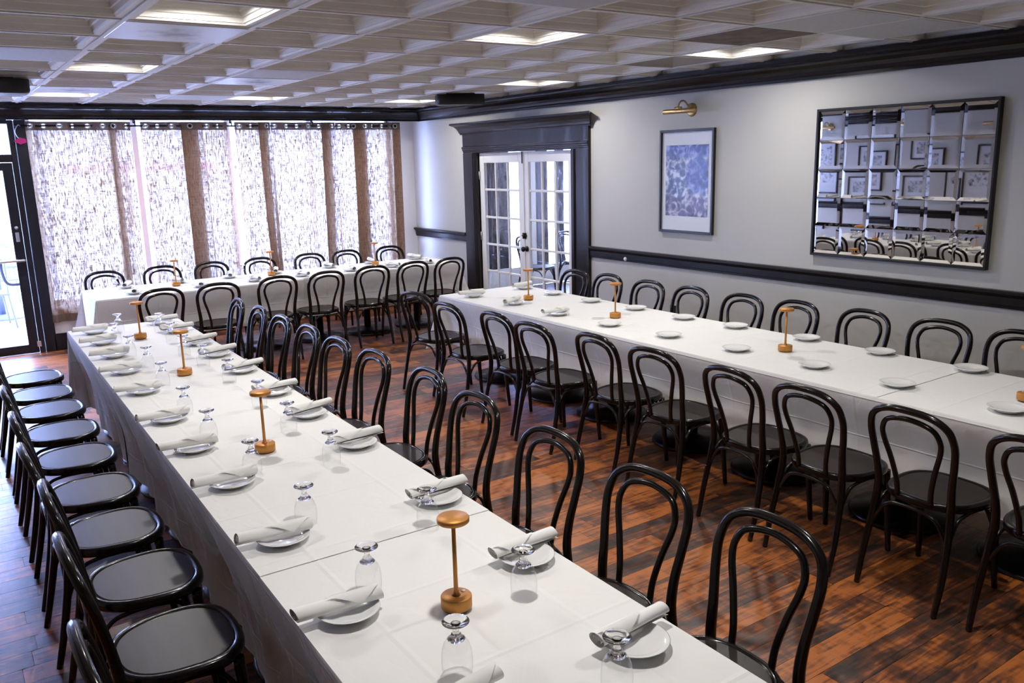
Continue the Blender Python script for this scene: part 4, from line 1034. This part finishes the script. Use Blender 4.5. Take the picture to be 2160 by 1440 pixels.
# right table: bare plates, four napkins at the far end
FP = [(3.876, 6.256), (3.914, 5.681), (3.884, 5.045), (3.904, 4.466), (3.945, 3.918), (3.965, 3.357), (3.97, 2.803), (3.955, 2.298), (3.939, 1.749)]
for i, (x, y_) in enumerate(FP):
    plate(x, y_, ZP, 'white plate on the aisle side of the right table, %s from its far end' % ORD[i], 'plates on the right table')
    if i < 3: napkin(x-.02, y_+.01, ZP+.0205, nrng.uniform(-.3, .3)+(.25 if i else 0), 'rolled white napkin, aisle side of the right table, %s from far end' % ORD[i], 'napkins on the right table', True)
BP = [(4.473, 6.33), (4.47, 5.873), (4.458, 5.334), (4.486, 4.819), (4.474, 4.292), (4.505, 3.831), (4.535, 3.272), (4.53, 2.754), (4.53, 2.22)]
for i, (x, y_) in enumerate(BP):
    plate(x, y_, ZP, 'white plate on the wall side of the right table, %s from its far end' % ORD[i], 'plates on the right table')
    if i == 0: napkin(x-.01, y_+.02, ZP+.0205, .2, 'rolled white napkin at the far wall side corner of the right table', 'napkins on the right table')
# far table
FB = [(1.537, 9.22), (2.051, 9.22), (2.585, 9.22), (3.09, 9.20), (3.745, 9.23), (4.291, 9.25), (4.90, 9.25)]
for i, (x, y_) in enumerate(FB):
    plate(x, y_, ZP, 'white plate on the curtain side of the far table, %s from the left' % ORD[i], 'plates on the far table')
    napkin(x+nrng.uniform(-.015, .015), y_+.01, ZP+.0205, PI/2+nrng.uniform(-.5, .5), 'rolled napkin on the curtain side of the far table, %s from the left' % ORD[i], 'napkins on the far table')
FF = [(1.515, 8.718), (2.153, 8.735), (2.704, 8.745), (3.222, 8.745), (3.804, 8.76), (4.312, 8.74), (4.79, 8.755)]
for i, (x, y_) in enumerate(FF):
    plate(x, y_, ZP, 'white plate on the near side of the far table, %s from the left' % ORD[i], 'plates on the far table')
    napkin(x+nrng.uniform(-.01, .02), y_-.01, ZP+.0205, PI/2+nrng.uniform(-.35, .35), 'rolled napkin on the near side of the far table, %s from the left' % ORD[i], 'napkins on the far table')
for i, (x, y_) in enumerate([(1.406, 8.99), (2.16, 9.14), (2.70, 9.11)]):
    goblet(x, y_, ZP, 'upturned goblet on the far table, %s from the left' % ORD[i], 'goblets on the far table')

# cordless copper table lamps
lamp_parts = None
def table_lamp(x, y_, label, rz):
    global lamp_parts
    if lamp_parts is None:
        lamp_parts = (
            G().lathe([(.0, .0), (.036, .0), (.036, .004)], 32).mesh('foot_ring'),
            G().lathe([(.0, .004), (.0385, .004), (.0425, .007), (.0425, .036), (.0405, .0385), (.0, .0385)], 36).mesh('base'),
            G().lathe([(.0125, .0385), (.0100, .0410), (.0075, .046), (.0064, .054), (.0060, .10), (.0055, .252), (.0, .252)], 18).mesh('stem'),
            G().lathe([(.0, .250), (.0405, .250), (.0435, .2525), (.0435, .263), (.0415, .2655), (.0, .2655)], 36).mesh('head'),
            G().lathe([(.0, .0400), (.0055, .0398), (.0060, .0384)], 14).mesh('touch_button'))
    t = thing('table_lamp', label, 'lamp', (x, y_, ZP), rz, 'cordless copper table lamps')
    link('foot_ring', lamp_parts[0], 'copper_dark', t); link('base', lamp_parts[1], 'copper', t); link('stem', lamp_parts[2], 'copper', t); link('head', lamp_parts[3], 'copper', t)
    b = link('touch_button', lamp_parts[4], 'button', t, (.027, -.004, 0)); b['label'] = 'white touch button'
for i, (x, y_) in enumerate([(1.025, 1.80), (1.028, 3.385), (1.093, 5.01), (1.11, 6.335)]):
    table_lamp(x, y_, 'copper cordless lamp on the left table, %s from the camera' % ORD[i], .4)
for i, (x, y_) in enumerate([(4.139, 5.791), (4.135, 4.666), (4.174, 3.158), (4.173, 1.774)]):
    table_lamp(x, y_, 'copper cordless lamp on the right table, %s from the french doors' % ORD[i], 1.2)
for i, (x, y_) in enumerate([(1.978, 9.003), (3.006, 9.081), (4.262, 9.08)]):
    table_lamp(x, y_, 'copper cordless lamp on the far table, %s from the left' % ORD[i], 2)

# ------------------------------------------------------------------ bevelled mirror of 6 x 5 tiles
my0, my1, mz0, mz1 = 2.717, 4.055, 1.162, 2.258
t = thing('tiled_wall_mirror', 'black framed wall mirror divided into thirty square mirror tiles', 'mirror', (XW, (my0+my1)/2, mz0))
mw, mh = my1-my0, mz1-mz0; fw = .018
obj('backing', G().box(-.018, -.002, -mw/2+.005, mw/2-.005, .005, mh-.005), 'mirror_joint', t)
g = G()
g.bbox(-.042, 0, -mw/2, -mw/2+fw, 0, mh, .002); g.bbox(-.042, 0, mw/2-fw, mw/2, 0, mh, .002)
g.bbox(-.0415, 0, -mw/2+fw-.001, mw/2-fw+.001, 0, fw, .002); g.bbox(-.0415, 0, -mw/2+fw-.001, mw/2-fw+.001, mh-fw, mh, .002)
obj('frame', g, 'frame_black', t)
tw, th_ = (mw-2*fw)/6, (mh-2*fw)/5
bev = .024
a, b = tw/2-.001, th_/2-.001; a2, b2 = a-bev, b-bev
g = G(); g.v = [(0, -a, -b), (0, a, -b), (0, a, b), (0, -a, b), (-.0068, -a, -b), (-.0068, a, -b), (-.0068, a, b), (-.0068, -a, b), (-.0085, -a2, -b2), (-.0085, a2, -b2), (-.0085, a2, b2), (-.0085, -a2, b2)]
for k in range(4):
    l = (k+1) % 4; g.quadface([k, 4+k, 4+l, l]); g.quadface([4+k, 8+k, 8+l, 4+l])
g.quadface([11, 10, 9, 8][::-1]); g.quadface([0, 1, 2, 3])
tile_me = g.mesh('mirror_tile')
mr = random.Random(4)
for i in range(6):
    for j in range(5):
        o = link('mirror_tile', tile_me, 'mirror', t, (-.0195, -mw/2+fw+tw*(i+.5), fw+th_*(j+.5)))
        o.rotation_euler = (0, mr.gauss(0, .006), mr.gauss(0, .008))

# ------------------------------------------------------------------ framed pictures and picture lights
def picture(name, label, wall, yc, z0, z1, wd, art, border, art_label=None, frame=.022):
    s = -1 if wall == 'r' else 1
    t = thing(name, label, 'picture', (XW if wall == 'r' else XL, yc, z0), 0)
    h = z1-z0; w = wd/2
    X = lambda p0, p1: (min(s*p0, s*p1), max(s*p0, s*p1))
    x0, x1 = X(.0, .032); g = G()
    g.bbox(x0, x1, -w, -w+frame, 0, h, .002); g.bbox(x0, x1, w-frame, w, 0, h, .002)
    x0, x1 = X(.0, .0315)
    g.bbox(x0, x1, -w+frame-.001, w-frame+.001, 0, frame, .002); g.bbox(x0, x1, -w+frame-.001, w-frame+.001, h-frame, h, .002)
    obj('frame', g, 'frame_black', t)
    x0, x1 = X(.004, .014); obj('mat_board', G().box(x0, x1, -w+frame-.002, w-frame+.002, frame-.002, h-frame+.002), 'mat_board', t)
    bl, br, bt, bb = border
    x0, x1 = X(.014, .0155); p = obj('print', G().box(x0, x1, -w+frame+br, w-frame-bl, frame+bb, h-frame-bt), art, t)
    if art_label: p['label'] = art_label
    x0, x1 = X(.022, .0235); obj('glazing', G().box(x0, x1, -w+frame-.001, w-frame+.001, frame-.001, h-frame+.001), 'glazing', t)
    return t
picture('framed_picture', 'tall black framed blue and violet print on the right wall under a brass light', 'r', 5.405, 1.252, 2.172, .655, 'art_blue', (.05, .045, .115, .13), 'blue and violet abstract print')
picture('framed_picture', 'tall grey marbled print on the left wall, reflected at the left of the mirror', 'l', 9.0, 1.30, 2.10, .62, 'art_grey', (.06, .06, .1, .16))
picture('framed_picture', 'tall grey print on the left wall, reflected at the right of the mirror', 'l', 6.2, 1.25, 2.12, .66, 'art_grey', (.06, .06, .1, .2))
for yc, zz, w_ in ((8.15, 1.86, 'upper left'), (8.15, 1.40, 'lower left'), (7.35, 1.86, 'upper right'), (7.35, 1.40, 'lower right')):
    picture('framed_picture', 'small black framed grey print on the left wall, %s of four in the mirror' % w_, 'l', yc, zz-.17, zz+.17, .44, 'art_grey_small', (.07, .07, .06, .06))
def picture_light(label, wall, yc, z):
    s = -1 if wall == 'r' else 1
    t = thing('picture_light', label, 'light', (XW if wall == 'r' else XL, yc, z), 0, 'brass picture lights')
    obj('backplate', G().lathe([(.0, s*.022), (.045, s*.021), (.056, s*.014), (.058, 0)], 24, (0, -.01, .0), axis='x'), 'brass', t)
    obj('gooseneck_arm', G().tube(smooth_path([(s*.02, .0, .005), (s*.05, .0, .045), (s*.085, .005, .075), (s*.125, .01, .070), (s*.148, .012, .035), (s*.15, .013, .012)], 5), .0075, 10), 'brass', t)
    obj('swivel', G().tube([(s*.15, -.025, .014), (s*.15, .050, .014)], .012, 10), 'brass', t)
    obj('lamp_tube', G().lathe([(.0, -.19), (.019, -.19), (.021, -.185), (.021, .185), (.019, .19), (.0, .19)], 18, (s*.15, .0, -.012), axis='y'), 'brass', t)
    return t
picture_light('brass picture light over the blue print on the right wall', 'r', 5.375, 2.335)
picture_light('brass picture light over the marbled print on the left wall', 'l', 9.0, 2.30)
picture_light('brass picture light over the print reflected at the right of the mirror', 'l', 6.2, 2.30)
t = thing('wall_outlet', 'small black outlet low on the grey wall behind the right table', 'outlet', (XW, 5.555, .45))
obj('cover_plate', G().bbox(-.008, 0, -.036, .036, 0, .115, .002), 'plastic_black', t)
for zz in (.038, .076): obj('socket', G().bbox(-.011, -.007, -.017, .017, zz-.013, zz+.013, .002), 'plastic_black', t)
t = thing('door_stop_button', 'small white round button on the chair rail beside the french doors', 'button', (XW-.022, 6.2, .95))
obj('disc', G().lathe([(.0, -.016), (.014, -.014), (.021, -.006), (.021, 0)], 18, axis='x'), 'plastic_white', t)
